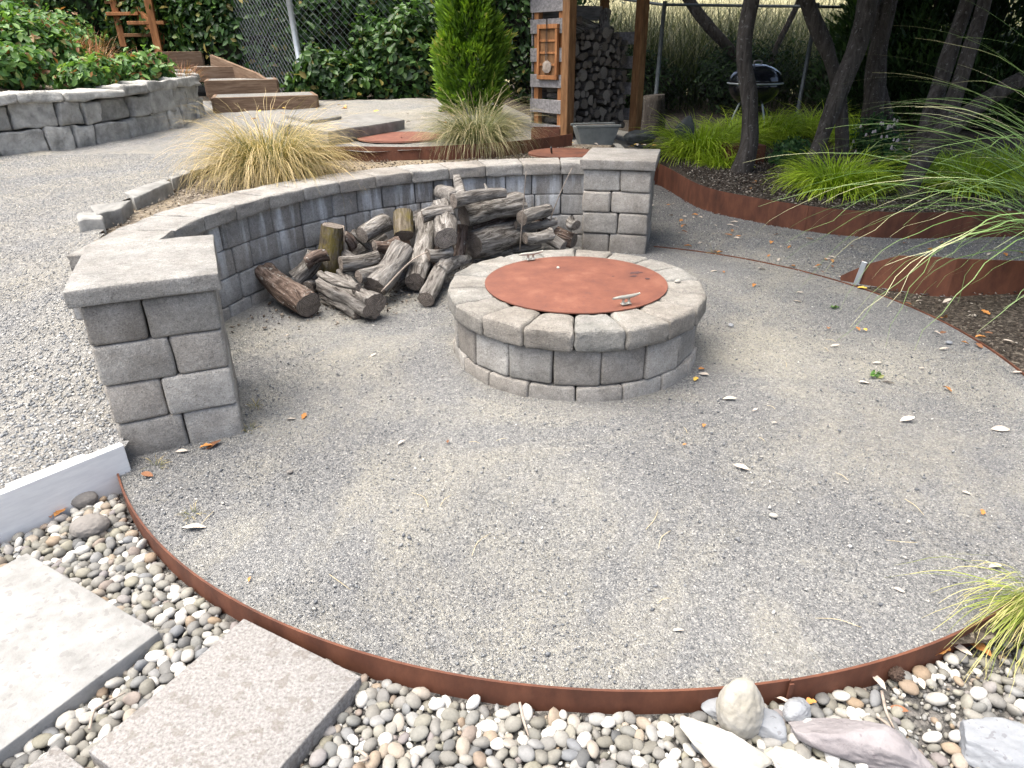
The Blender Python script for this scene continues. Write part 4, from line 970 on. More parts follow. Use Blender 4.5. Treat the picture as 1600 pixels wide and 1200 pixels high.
scatter('mulch_chips', np.stack([X, Y, .205 + .02 * (Y - ye[k]) + rng.uniform(-.01, .012, n)], 1), rng.uniform(.006, .02, n), M['mulch'], None, .3)
n = 6000
X = rng.uniform(1.5, 4.6, n); Y = rng.uniform(1.2, 4.5, n); k = (rad(X, Y) > RP + .03) & ~inpoly(X, Y, WALK); X, Y = X[k], Y[k]; n = len(X)
scatter('soil_chips', np.stack([X, Y, .0 + .03 * (rad(X, Y) - RP > .5) + rng.uniform(-.004, .008, n)], 1), rng.uniform(.004, .014, n), M['mulch'], None, .35)
n = 9000
X = rng.uniform(-2.5, .8, n); Y = rng.uniform(3.6, 7, n); k = (rad(X, Y) > 2.42) & inpoly(X, Y, BED); X, Y = X[k], Y[k]; n = len(X)
scatter('bed_litter', np.stack([X, Y, .59 + rng.uniform(-.01, .015, n)], 1), rng.uniform(.005, .016, n), M['mulch'], None, .3, tint=rng.random(n) ** .5)

# ------------------------------------------------------------------ fallen leaves
def leaf_mesh(seed, kind):
    rs = random.Random(seed); V, Fc = [], []; m = 7; curl = rs.uniform(.1, .5); wd = .42 if kind != 'lobed' else .5
    for i in range(m + 1):
        t = i / m; x = t - .5; wv = wd * .5 * math.sin(math.pi * (t * .94 + .03)) ** .75
        if kind == 'lobed': wv *= 1 + .35 * math.sin(t * 16)
        z = .10 * math.sin(math.pi * t) * curl + .1 * noise.noise(Vector((t * 2, seed, 0)))
        V += [(x, -wv, z + wv * curl * 1.0 + .03), (x, 0, z), (x, wv, z + wv * curl * 1.0 + .03)]
    for i in range(m):
        for k in (0, 1): q = i * 3 + k; Fc.append((q, q + 1, q + 4, q + 3))
    V += [(-.5, -.008, .02), (-.5, .008, .02), (-.68, 0, .05)]; Fc.append((len(V) - 3, len(V) - 2, len(V) - 1))
    me = py_mesh('fallen_leaf', V, Fc); me.polygons.foreach_set('use_smooth', [True] * len(me.polygons)); return me
LM = {}
for kd, sh in (('pale', 'oval'), ('orange', 'lobed'), ('yellow', 'lobed'), ('brown', 'oval')):
    LM[kd] = []
    for s in range(3):
        me = leaf_mesh(s + len(LM) * 10, sh); me.materials.append(M['leaf_' + kd]); LM[kd].append(me)
LAB = {'pale': 'pale dry oval leaf', 'orange': 'small orange dry leaf', 'yellow': 'yellow fallen leaf', 'brown': 'dark brown curled leaf'}
def place(x, y):
    r_ = rad(x, y)
    if y > 6.2 and x < 1.78: return 'on the upper ground %s' % ('by the slab steps' if x < -1.6 else 'behind the rusty disc' if x < .1 else 'in front of the woodshed')
    if r_ < RP:
        if y > 4.6: return 'on the court near the far pillar'
        if x > 1.5: return 'on the court near its right edge'
        if x > .9: return 'on the court right of the fire pit'
        if y < 2.6: return 'on the %s front of the court' % ('left' if x < 0 else 'right')
        return 'on the court between the pillar and fire pit'
    if y < 2.4 and x < 1.75: return 'among the river pebbles %s' % ('by the white planks' if x < -.9 else 'below the edging' if x < .5 else 'near the mauve stone')
    if inpoly(np.array([x]), np.array([y]), WALK)[0]: return 'on the gravel walk %s' % ('beside the far pillar' if x < 2.3 else 'behind the steel plate')
    if y > 5.5: return 'on the mulch of the tree bed'
    return 'on the dark soil at the right edge'
def leaf(pt, kd, L, rz=None):
    o = bpy.data.objects.new('fallen_leaf', random.choice(LM[kd])); COL.objects.link(o)
    o.scale = (L, L, L); o.location = pt; o.rotation_euler = (random.gauss(0, .2), random.gauss(0, .15), random.uniform(0, 6.3) if rz is None else rz)
    pl_ = place(pt[0], pt[1]); tag(o, LAB[kd] + ' ' + pl_, 'leaf', '%s leaves %s' % (kd, pl_))
for px, py, L, rz in [(1140, 623, .06, -.15), (1418, 655, .062, 0), (1563, 671, .07, -.2), (1158, 730, .058, -.6), (1350, 598, .055, -.1), (1388, 598, .055, -.7), (1305, 540, .05, .1), (1246, 471, .05, -.2), (1250, 457, .045, -.3), (627, 691, .035, .8), (303, 825, .075, .15),
                      (455, 655, .04, .1), (284, 705, .045, .1), (583, 555, .035, .5), (1190, 420, .06, .1), (1274, 418, .05, .2), (1147, 347, .07, -.6), (1475, 545, .05, 0), (1480, 470, .06, .1), (1436, 470, .04, 0), (1465, 520, .04, -.4), (1510, 770, .03, -.4), (1405, 922, .03, -.5), (1555, 885, .045, .2), (1440, 575, .03, .1), (1575, 533, .05, -.4), (1590, 582, .05, .1), (1115, 424, .05, .2), (1370, 567, .04, -.2), (1180, 640, .03, .5), (1060, 985, .03, 0), (1210, 660, .025, .3)]:
    leaf(G(px, py, .006), 'pale', L, rz)
for px, py, kd, L in [(1087, 592, 'yellow', .05), (1100, 585, 'pale', .05), (1096, 577, 'orange', .04), (1178, 446, 'orange', .05), (1238, 416, 'orange', .05), (1347, 450, 'yellow', .06), (1340, 514, 'orange', .04), (1352, 515, 'yellow', .035), (1294, 513, 'orange', .035), (1480, 608, 'orange', .045), (1508, 536, 'orange', .04), (1300, 408, 'orange', .055), (1300, 416, 'brown', .05), (1205, 379, 'orange', .06), (1138, 367, 'orange', .07), (1154, 369, 'orange', .05), (1265, 373, 'orange', .06), (475, 650, 'orange', .045), (230, 742, 'brown', .06), (334, 695, 'brown', .07), (322, 698, 'orange', .05), (1415, 372, 'orange', .06), (1570, 398, 'orange', .06), (1540, 488, 'orange', .06), (1545, 520, 'brown', .04), (1476, 497, 'orange', .07), (1530, 540, 'brown', .06), (1130, 425, 'orange', .04), (390, 905, 'orange', .02), (1535, 800, 'orange', .035), (1100, 665, 'orange', .03), (1070, 695, 'orange', .025), (700, 690, 'brown', .03)]:
    leaf(G(px, py, .008), kd, L)
for px, py, kd, L in [(95, 800, 'orange', .06), (78, 803, 'brown', .05), (400, 958, 'orange', .045), (495, 1010, 'brown', .045), (1470, 1020, 'orange', .06), (1500, 1015, 'pale', .06), (1372, 1065, 'pale', .05), (1440, 1068, 'pale', .04), (1405, 1108, 'brown', .04), (205, 772, 'brown', .05), (150, 765, 'brown', .04), (1225, 1095, 'pale', .035), (1265, 1098, 'orange', .035), (1530, 1015, 'orange', .06)]:
    leaf(G(px, py, -.04), kd, L)
for i in range(125):
    if i < 75:
        while True:
            x, y = random.uniform(1.0, 5.0), random.uniform(4.3, 7.6)
            if inpoly(np.array([x]), np.array([y]), WALK)[0] or (2.0 < rad(x, y) < RP): break
        leaf((x, y, .006), random.choice(['pale', 'pale', 'orange', 'orange', 'brown', 'pale']), random.uniform(.03, .065))
    elif i < 100:
        leaf((random.uniform(2.3, 4.6), random.uniform(2.4, 4.0), .035), random.choice(['pale', 'orange', 'brown', 'orange']), random.uniform(.03, .065))
    else:
        x, y = random.uniform(2.2, 4.8), random.uniform(6.35, 7.6); leaf((x, y, .24), random.choice(['orange', 'brown', 'pale']), random.uniform(.04, .07))
for i in range(46):
    px, py = random.uniform(500, 690), random.uniform(160, 222); q = D(px, py, 9.0); x, y = random.uniform(-3.2, .3), random.uniform(6.95, 9.6)
    leaf((x, y, float(zu(np.array(x), np.array(y))) + .025), random.choice(['yellow', 'yellow', 'pale', 'orange']), random.uniform(.04, .075))
for i in range(16):
    x = random.uniform(.3, 1.75); y = random.uniform(7.7, 8.6); leaf((x, y, float(zu(np.array(x), np.array(y))) + .03), random.choice(['yellow', 'yellow', 'pale']), random.uniform(.04, .07))
def pebble_on(label, px, py, r, mat, z=.006):
    o = link('stone_chip', PM[0].copy(), None, None, G(px, py, z)); o.data.materials.clear(); o.data.materials.append(mat); o.scale = (r, r * .75, r * .5); o.rotation_euler = (0, 0, px); tag(o, label, 'stone')
pebble_on('round white pebble alone on the gravel at the right', 1209, 805, .016, M['boulder_white'])
pebble_on('grey pebble on the gravel right of the fire pit', 1142, 508, .02, M['boulder_blue'])
pebble_on('pale grey pebble near the right edge of the court', 1483, 535, .02, M['boulder_blue'])
pebble_on('white stone chip lying on the fire pit coping', 1059, 439, .018, M['boulder_white'], .372)
pebble_on('white crumb of stone lying on the rusty lid', 872, 418, .012, M['boulder_white'], .388)
pebble_on('dark pebble on the court near the near pillar', 453, 737, .013, M['boulder_dark'])
straws = []
for i in range(26):
    px, py = random.uniform(240, 1500), random.uniform(520, 1020); q = G(px, py, .006)
    if rad(q.x, q.y) > RP - .1 or rad(q.x, q.y) < .75: continue
    a = random.uniform(0, 6.3); L = random.uniform(.04, .13); d = Vector((math.cos(a), math.sin(a), 0)) * L
    tag(tube('straw', [q, q + d * .5 + Vector((-d.y, d.x, 0)) * random.uniform(-.15, .15) + Vector((0, 0, .004)), q + d], [.0012, .0012, .0007], M['straw'], None, 4, 0, i, 3), 'thin dry grass straw lying on the gravel court', 'straw', 'dry straws on the court')
for i, pp in enumerate([[(218, 775), (235, 795), (240, 822)], [(280, 868), (300, 885), (322, 897)], [(140, 1140), (150, 1108), (196, 1082)], [(560, 1172), (575, 1185), (560, 1190)], [(1378, 1080), (1385, 1112), (1397, 1138)], [(1400, 1150), (1385, 1130), (1370, 1120)], [(812, 1098), (818, 1125), (826, 1150)]]):
    tag(tube('twig', [G(a, b, -.03) for a, b in pp], [.004, .004, .002], M['twig'], None, 6, .3, i), ['pale dry stem on the pebbles by the left end of the edging', 'pale stem in the pebbles beside the left curve of the edging', 'curved straw between the two lower left pavers', 'short curled stem at the bottom among the pebbles', 'bare twig below the pine cone', 'bare twig crossing the mauve stone edge', 'thin straw standing in the pebbles below the edging'][i], 'twig')
# little dry weeds and one green weed
for i, (px, py, sz, mt) in enumerate([(400, 635, .05, 'sedge'), (390, 672, .045, 'sedge'), (300, 805, .05, 'sedge'), (245, 728, .05, 'sedge'), (1370, 590, .05, 'herbg'), (1303, 482, .035, 'herbg'), (1115, 395, .09, 'sedge')]):
    if mt == 'sedge':
        grass_clump('dry_weed', ['dry weed at the right foot of the near pillar', 'second dry weed below it at the pillar corner', 'flat dry weed by the left edging', 'dry weed right of the end of the white planks', '', '', 'dry stalks at the foot of the far pillar'][i], 'weed', G(px, py, 0), 26, .02, sz * .6, sz * 1.3, M['sedge'], .0012, (.2, 1.3), (.5, 2))
    else:
        r_ = tag(empty('green_weed', G(px, py, .0)), ['pale green weed between two pale leaves on the court', 'tiny whitish weed on the court right of the fire pit'][i - 4], 'weed')
        P_ = np.stack([rng.normal(0, sz * .35, 16), rng.normal(0, sz * .35, 16), rng.uniform(.005, sz * .5, 16)], 1); leaves('leaves', P_, np.tile([0, 0, 1.], (16, 1)) + rng.normal(0, .4, (16, 3)), sz * .7, M['salal'], r_)

# ================================================================== UPPER LEFT: stones, steps, shrubs
# flat edging stones between path and planting bed
ez = .672
for i, (lab, c) in enumerate([('small pale flat edging stone nearest the near pillar', [(121, 345), (160, 341), (159, 331), (120, 332)]),
                              ('second flat edging stone behind the near pillar, grey and wedge shaped', [(150, 336), (188, 325), (205, 312), (140, 322)]),
                              ('long pale edging stone beside the dry grass clump', [(208, 309), (268, 283), (256, 279), (192, 300)]),
                              ('last edging stone, half hidden by the dry grass clump', [(268, 280), (300, 268), (288, 265), (262, 275)])]):
    pts = [G(a, b, ez) for a, b in c]; pts = [(p_.x, p_.y) for p_ in pts]
    tag(block('edging_stone', pts, ez - .16, ez, M['slate_edge'], None, bevel=.008, sub=2, amp=.008, seed=300 + i, freq=12), lab, 'stone', 'edging stones of the planting bed')
# dry-stone wall
swl = tag(empty('dry_stone_wall', (0, 0, 0)), 'low curved wall of rough grey stones below the shrubs at the upper left', 'wall')
cum = [0]
for i in range(1, len(SWp)): cum.append(cum[-1] + (SWp[i] - SWp[i - 1]).length)
def sw_at(s):
    s = min(max(s, 0), cum[-1] - 1e-4); i = max(j for j in range(len(cum) - 1) if cum[j] <= s); t = (s - cum[i]) / (cum[i + 1] - cum[i])
    p_ = SWp[i].lerp(SWp[i + 1], t); d = (SWp[i + 1] - SWp[i]).normalized(); return p_, Vector((-d.y, d.x, 0))
rs = random.Random(5); sdn = 4000
for row, (zb, hh, lo, hi, dep, out) in enumerate([(-.06, .25, .22, .42, .26, .0), (.185, .21, .22, .48, .26, -.02), (.39, .10, .35, .75, .34, .03)]):
    s = rs.uniform(-.15, 0)
    while s < cum[-1]:
        L = rs.uniform(lo, hi); s1 = min(s + L, cum[-1] + .05)
        (p0, n0), (p1, n1) = sw_at(s + .006), sw_at(s1 - .006); z0 = float(zu(np.array(p0.x + .3), np.array(p0.y)))
        o_ = out + rs.uniform(-.025, .02)
        c = [p0 - n0 * o_, p1 - n1 * o_, p1 + n1 * dep, p0 + n0 * dep]; sdn += 1
        hj = rs.uniform(-.02, .015)
        block('stone', [(v.x, v.y) for v in c], z0 + zb + .004, z0 + zb + hh + hj, M['rock'], swl, bevel=.022, sub=2, amp=.022, seed=sdn, jit=.014, freq=7)
        s = s1
# two pale slab steps and the timber steps
def topslab(label, px, z, th, mat, seed, name='stone_slab'):
    pts = [G(a, b, z) for a, b in px]; tag(block(name, [(q.x, q.y) for q in pts], z - th, z, mat, None, bevel=.01, sub=2, amp=.008, seed=seed, freq=10), label, 'step')
topslab('larger grey stone slab step beside the rusty disc', [(512, 205), (632, 187), (575, 176), (432, 188)], .80, .13, M['step_slab'], 51)
topslab('smaller grey stone slab step in front of the lowest timber step', [(485, 188), (534, 181), (500, 173), (445, 179)], .835, .08, M['step_slab'], 52)
topslab('grey slab at the left behind the dry grass clump', [(440, 196), (500, 192), (480, 186), (425, 188)], .79, .1, M['step_slab'], 53)
def timber_step(label, px0, px1, Y0, Y1, zt, rise, treadlen, seed):
    a, b = D(px0, 100, Y0), D(px1, 100, Y1); a.z = b.z = 0; d = (b - a).normalized(); n = Vector((-d.y, d.x, 0))
    st = tag(empty('timber_step', (a.x, a.y, 0)), label, 'step'); L = (b - a).length; an = math.atan2(d.y, d.x); m = d * (L / 2)
    box('riser', (L, .05, rise + .04), M['step_timber'], st, (m.x, m.y, zt - (rise + .04) / 2), (0, 0, an), .004, seed)
    for s_ in (0, L):
        q = d * s_ + n * (treadlen / 2); box('side_board', (.045, treadlen, rise), M['step_timber'], st, (q.x, q.y, zt - rise / 2 - .004), (0, 0, an), .004, seed)
    q = m + n * (treadlen / 2 + .02); box('tread_gravel', (L - .05, treadlen - .03, .05), M['path_gravel'], st, (q.x, q.y, zt - .03), (0, 0, an), 0)
    return st
timber_step('lowest timber-edged step filled with gravel', 322, 488, 9.1, 9.5, .955, .22, .9, 1)
timber_step('second timber-edged step up from the gravel path', 316, 428, 9.9, 10.2, 1.12, .2, .9, 2)
timber_step('third timber-edged step, with a grey slab tread', 300, 368, 10.8, 11.0, 1.27, .16, .9, 3)
timber_step('topmost timber-edged step below the wooden stair', 252, 318, 11.6, 11.9, 1.47, .3, 1.2, 4)
box_ = tag(empty('stair_stringer', (0, 0, 0)), 'slanting timber board along the right side of the steps', 'board')
for (pa, pb_) in (((330, 92, 11.4), (402, 121, 10.6)), ((402, 121, 10.6), (430, 140, 10.2))):
    a, b = D(*pa), D(*pb_); d = b - a; an = math.atan2(d.y, d.x); L = d.length
    box('board', (L, .05, .22), M['step_timber'], box_, (a + b) / 2 - Vector((0, 0, .05)), (0, math.asin(-d.z / L), an), .004)
ws = tag(empty('wooden_stair', D(215, 60, 12.4)), 'brown wooden stair with open treads at the top left behind the shrubs', 'stairs')
o0 = ws.location
for (a, b, c, sz) in ((238, 30, 0, (.11, .11, 1.6)), (182, 20, .5, (.1, .1, 1.6))):
    q = D(a, b, 12.2 + c) - o0; box('post', sz, M['cedar'], ws, q + Vector((0, 0, .3)), (0, 0, .2), .005)
for i, (x0, x1, yy) in enumerate(((205, 262, 36), (200, 256, 55), (172, 222, 22), (170, 215, 4), (228, 262, 68))):
    a, b = D(x0, yy, 12.3 + .2 * i), D(x1, yy, 12.3 + .2 * i); box('tread', ((b - a).length, .28, .05 if i < 4 else .16), M['cedar_dark'] if i % 2 else M['cedar'], ws, (a + b) / 2 - o0, (0, 0, 0), .004)
a, b = D(255, 66, 12.3), D(190, -10, 13); box('stringer', ((b - a).length, .05, .2), M['cedar'], ws, (a + b) / 2 - o0, (0, math.asin(-(b - a).z / (b - a).length), math.atan2((b - a).y, (b - a).x)), .004)
# path light
pl = tag(empty('path_light', D(246, 112, 8.6)), 'small cone-hatted garden path light among the shrubs above the stone wall', 'lamp')
bm = bmesh.new(); tube_bm(bm, [(0, 0, .0), (0, 0, .06), (0, 0, .13)], [.115, .075, .012], 20); link('shade', bm_mesh('shade', bm), M['galv_dark'], pl)
bm = bmesh.new(); tube_bm(bm, [(0, 0, -.35), (0, 0, .02)], [.014, .014], 8); link('stem', bm_mesh('stem', bm), M['galv_dark'], pl)
# shrubs on the bank
SH = [('broad leafy green shrub in the far upper left corner', -6.3, 7.6, (1.0, .9, .9)), ('green shrub with upright leaves in front at the left edge', -5.35, 6.75, (.55, .5, .45)), ('tall green shrub left of the wooden stair', -6.5, 9.3, (.9, .8, .9)),
      ('round pale green shrub in the middle of the bank', -5.0, 7.9, (.6, .55, .55)), ('low green shrub just above the stone wall', -4.6, 7.15, (.42, .4, .3)), ('small bright green shrub beside the path light', -4.1, 8.3, (.36, .35, .34)), ('green shrub between the russet grass and stair', -6.4, 10.6, (.6, .6, .4)), ('dark leafy shrub at the top left corner behind', -7.6, 10.2, (1.4, 1.1, 1.3)), ('low trailing green shrub at the wall head', -4.35, 7.6, (.35, .3, .26)), ('leafy shrub hanging at the left picture edge', -5.9, 6.1, (.5, .5, .4))]
def bank_z(x, y): return 1.06 + max(0, (-4.1 - x)) * .17
for i, (lab, x, y, r_) in enumerate(SH):
    shrub('broadleaf_shrub', lab, 'shrub', (x, y, bank_z(x, y)), r_, int(1500 + 2300 * r_[0]), .085, M['salal'], 'leafy shrubs on the bank', 7)
for i, (x, y, s_) in enumerate([(-4.75, 8.55, 1.0), (-4.3, 8.75, .8), (-3.95, 8.95, .6), (-5.2, 8.9, .9)]):
    grass_clump('russet_grass', ['tallest russet grass clump among the shrubs', 'russet grass clump right of the tallest one', 'small russet tuft at the end of the stone wall', 'russet grass clump left of the tallest one'][i], 'grass', (x, y, bank_z(x, y)), 260, .16, .3 * s_, .62 * s_, M['red_grass'], .004, (.9, 1.5), (.4, 1.4), 'russet grasses on the bank')
grass_clump('straw_tuft', 'pale straw tuft on the bank at the left edge', 'grass', (-5.1, 6.2, 1.1), 200, .12, .15, .3, M['sedge'], .003)

# ------------------------------------------------------------------ planting bed behind the wall
p1 = G(418, 286, .59); p2 = G(742, 240, .59)
grass_clump('sedge_clump', 'large straw-yellow sedge clump arching over the wall at the left', 'grass', (p1.x, p1.y + .14, .58), 3600, .2, .3, .88, M['sedge'], .0022, (.65, 1.52), (1.4, 3.8), 'sedge clumps on the planting bed')
grass_clump('sedge_clump', 'greener sedge clump in front of the small cypress', 'grass', (p2.x + .02, p2.y + .12, .58), 3000, .17, .28, .80, M['sedge_green'], .0022, (.75, 1.52), (1.2, 3.3), 'sedge clumps on the planting bed')
def disc(name, label, c, r, mat, th=.012):
    bm = bmesh.new(); tube_bm(bm, [(0, 0, -th), (0, 0, 0)], [r, r], 48)
    o = link(name, bm_mesh(name, bm), mat, None, c); tag(o, label, 'disc'); return o
c_ = G(627, 213, .70); disc('steel_disc', 'large flat rusty steel disc lying beside the slab steps', c_, .43, M['corten_lid'])
c_ = G(880, 238, .665); disc('steel_disc', 'smaller rusty steel disc left of the far pillar', c_, .30, M['corten'])
tag(tube('ground_stake', [G(862, 246, .6), G(862, 240, .66), G(861, 230, .72)], [.008, .008, .008], M['black_wire'], None, 6), 'short black stake beside the smaller rusty disc', 'stake')

# ------------------------------------------------------------------ small cypress
cy = tag(empty('cypress_tree', (-.46, 9.05, .66)), 'small bright green cypress tree behind the sedge clump', 'tree')
n = 26000; t = rng.random(n) ** .8; a = rng.uniform(0, 2 * math.pi, n)
prof = np.interp(t, [0, .08, .25, .5, .75, .92, 1], [.27, .37, .38, .28, .18, .09, .02])
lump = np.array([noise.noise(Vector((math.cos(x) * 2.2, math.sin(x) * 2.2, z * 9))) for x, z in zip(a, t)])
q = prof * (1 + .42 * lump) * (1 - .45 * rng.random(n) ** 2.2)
Pq = np.stack([q * np.cos(a), q * np.sin(a), t * 2.5 + .25 * lump], 1)
nn = np.stack([np.cos(a), np.sin(a), .2 + 0 * a], 1) + rng.normal(0, .45, (n, 3))
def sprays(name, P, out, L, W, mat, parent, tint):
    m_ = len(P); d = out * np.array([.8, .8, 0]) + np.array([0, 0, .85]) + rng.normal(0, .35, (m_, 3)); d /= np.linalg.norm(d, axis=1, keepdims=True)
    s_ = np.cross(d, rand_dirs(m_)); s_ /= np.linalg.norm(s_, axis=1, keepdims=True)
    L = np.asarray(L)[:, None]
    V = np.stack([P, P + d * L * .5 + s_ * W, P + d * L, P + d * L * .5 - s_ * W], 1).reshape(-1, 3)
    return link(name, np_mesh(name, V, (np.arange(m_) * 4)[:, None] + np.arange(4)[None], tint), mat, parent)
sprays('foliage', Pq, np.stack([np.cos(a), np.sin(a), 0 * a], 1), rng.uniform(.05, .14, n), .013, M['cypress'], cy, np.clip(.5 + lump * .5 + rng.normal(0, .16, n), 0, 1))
tube('trunk', [(0, 0, -.05), (0, 0, .6), (0, 0, 1.5), (0, 0, 2.3)], [.06, .05, .03, .01], M['trunk'], cy, 8)

# ------------------------------------------------------------------ chain-link fence
fpts = [(-4.85, 12.5), (D(472, 100, 10.9).x, 10.9), (-.4, 11.7), (2.52, 12.7), (4.95, 12.5), (7.4, 12.3), (9.9, 12.1)]
ftop = [3.1, 2.75, 2.4, 2.09, 2.03, 1.97, 1.95]; fbot = [1.15, .78, .6, .36, .34, .33, .33]
fn = tag(empty('chain_link_fence', (0, 0, 0)), 'galvanised chain-link fence with round posts and top rail in front of the hedge', 'fence')
bmw = bmesh.new()
for i, (x, y) in enumerate(fpts):
    dx = -.10 if i == 1 else .04
    bm = bmesh.new(); tube_bm(bm, [(x, y, fbot[i] - .1), (x + dx, y, ftop[i] + .05)], [.042 if i == 1 else .034] * 2, 12); link('post', bm_mesh('post', bm), M['galv'] if i < 3 else M['galv_dark'], fn)
for i in range(len(fpts) - 1):
    a, b = Vector((*fpts[i], ftop[i])), Vector((*fpts[i + 1], ftop[i + 1]))
    bm = bmesh.new(); tube_bm(bm, [a, b], [.022, .022], 10); link('top_rail', bm_mesh('top_rail', bm), M['galv'] if i < 2 else M['galv_dark'], fn)
    W = (b - a).xy.length; V, Fc = [], []; sp = .098
    A, B = Vector((*fpts[i], 0)), Vector((*fpts[i + 1], 0))
    for sgn in (1, -1):
        k = -40
        while k * sp < W + 4:
            s0 = k * sp; k += 1
            # line u = s0 + sgn*v*0.95, clipped to 0..W and 0..H
            H = 2.6; v0, v1 = 0.0, H
            us = lambda v: s0 + sgn * v * .95
            lo, hi = (0 - s0) / (sgn * .95), (W - s0) / (sgn * .95)
            if lo > hi: lo, hi = hi, lo
            v0, v1 = max(v0, lo), min(v1, hi)
            if v1 - v0 < .02: continue
            def P3(v):
                u = us(v); t_ = u / W; zb = fbot[i] + (fbot[i + 1] - fbot[i]) * t_; zt_ = ftop[i] + (ftop[i + 1] - ftop[i]) * t_
                return A.lerp(B, t_) + Vector((0, -.03 + .004 * sgn, zb + min(v, zt_ - zb)))
            H2 = ftop[i] - fbot[i] if us(v1) < W / 2 else ftop[i + 1] - fbot[i + 1]
            v1 = min(v1, H2)
            if v1 - v0 < .02: continue
            p0, p1_ = P3(v0), P3(v1); r_ = .0026; q = len(V)
            for pt in (p0, p1_): V += [pt + Vector((r_, 0, 0)), pt + Vector((-r_ * .5, -r_, 0)), pt + Vector((-r_ * .5, r_, 0))]
            for m_ in range(3): Fc.append((q + m_, q + (m_ + 1) % 3, q + 3 + (m_ + 1) % 3, q + 3 + m_))
    o = link('wire_mesh', py_mesh('wire_mesh', V, Fc), M['wire'] if i < 2 else M['black_wire'], fn); o['kind'] = 'stuff'

# ------------------------------------------------------------------ hedge and wild growth behind the fence
HG = [('dense dark laurel hedge at the far left behind the steps', -7.2, 13.6, 1.0, (2.2, 1.0, 3.4), 7000), ('laurel hedge behind the leaning fence panel', -4.6, 12.6, .9, (1.7, .9, 3.2), 7500), ('laurel hedge right of the tall fence post', -2.7, 12.5, .6, (1.4, .8, 3.2), 7500), ('laurel hedge left of the small cypress', -1.2, 12.8, .5, (1.4, .8, 3.2), 7000), ('dark shady laurel hedge between cypress and woodshed', .4, 13.2, .4, (1.4, .9, 3.2), 6500), ('ivy mound in front of the leaning fence panel', -4.4, 12.2, .9, (1.1, .5, 1.2), 4200), ('low ivy at the foot of the fence beside the tall post', -2.6, 10.85, .75, (.8, .35, .55), 2600), ('ivy spilling through the fence left of the cypress', -1.5, 11.0, .66, (.9, .5, 1.0), 3600), ('ivy mound at the far left beside the stringer board', -6.0, 13.1, 1.3, (1.1, .6, 1.5), 4200), ('tall laurel added at the back of the hedge behind the post to block sky', -3.4, 14.4, .8, (2.6, 1.0, 4.6), 8000), ('tall dark laurel added at the back behind the cypress to block sky', -.4, 14.8, .6, (2.6, 1.0, 4.6), 8000), ('tall laurel added at the back behind the wooden stair to block sky', -6.6, 15.2, .8, (2.8, 1.0, 4.6), 7000)]  # tall back-row laurels rise out of view, added to block the sky
for lab, x, y, z, r_, n_ in HG:
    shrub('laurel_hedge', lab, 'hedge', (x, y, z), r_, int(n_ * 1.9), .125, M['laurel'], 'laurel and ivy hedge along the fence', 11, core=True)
DK = [('dark thicket behind the fence post right of the woodshed', 2.4, 13.9, (1.3, .8, 1.0)), ('dark thicket behind the kettle grill', 4.3, 13.7, (1.4, .8, .95)), ('dark thicket behind the tree trunks', 6.2, 13.5, (1.3, .8, 1.2)), ('dark thicket at the right behind the leaning trunks', 8.2, 13.2, (1.4, .8, 1.4))]
for lab, x, y, r_ in DK:
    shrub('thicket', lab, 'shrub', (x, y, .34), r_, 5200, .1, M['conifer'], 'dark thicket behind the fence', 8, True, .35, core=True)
for i, (lab, px, Y, h, r_) in enumerate([('dark conifer between the double trunk and leaning trunks', 1420, 11.6, 2.9, .95), ('dark feathery conifer behind the right-hand trunks', 1520, 11.0, 3.0, .9), ('dark conifer right of the second fence post', 1345, 12.0, 2.7, .75), ('dark conifer at the right edge', 1640, 10.6, 2.4, .8)]):
    b = D(px, 190, Y); t_ = tag(empty('dark_conifer', (b.x, Y, .33)), lab, 'tree', 'dark conifers in front of the fence'); n = 9000
    t = rng.random(n) ** .85; a = rng.uniform(0, 2 * math.pi, n); lump = np.array([noise.noise(Vector((math.cos(x) * 1.8 + i * 7, math.sin(x) * 1.8, z * 7))) for x, z in zip(a, t)])
    q = r_ * np.interp(t, [0, .12, .5, .8, 1], [.75, 1, .8, .5, .1]) * (1 + .5 * lump) * (1 - .6 * rng.random(n) ** 1.6)
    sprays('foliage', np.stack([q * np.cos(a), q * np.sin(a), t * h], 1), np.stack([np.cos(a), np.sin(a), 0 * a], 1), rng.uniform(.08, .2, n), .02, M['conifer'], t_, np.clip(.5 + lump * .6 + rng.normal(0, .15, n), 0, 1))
    tube('trunk', [(0, 0, -.05), (0, 0, h * .5), (0, 0, h * .95)], [.07, .045, .01], M['trunk'], t_, 8)
n = 15000
X = rng.uniform(1.2, 13, n); Y = rng.uniform(14.2, 19, n)
o = blades('tall_wild_grass', np.stack([X, Y, .3 + .12 * (Y - 14)], 1), rng.uniform(0, 6.3, n), rng.uniform(1.2, 1.55, n), rng.uniform(1.1, 2.1, n), rng.uniform(.3, 1.3, n), rng.uniform(.006, .014, n), M['reed'], None, 5); tag(o, 'tall wild grass and reeds behind the fence', 'grass', kind='stuff')

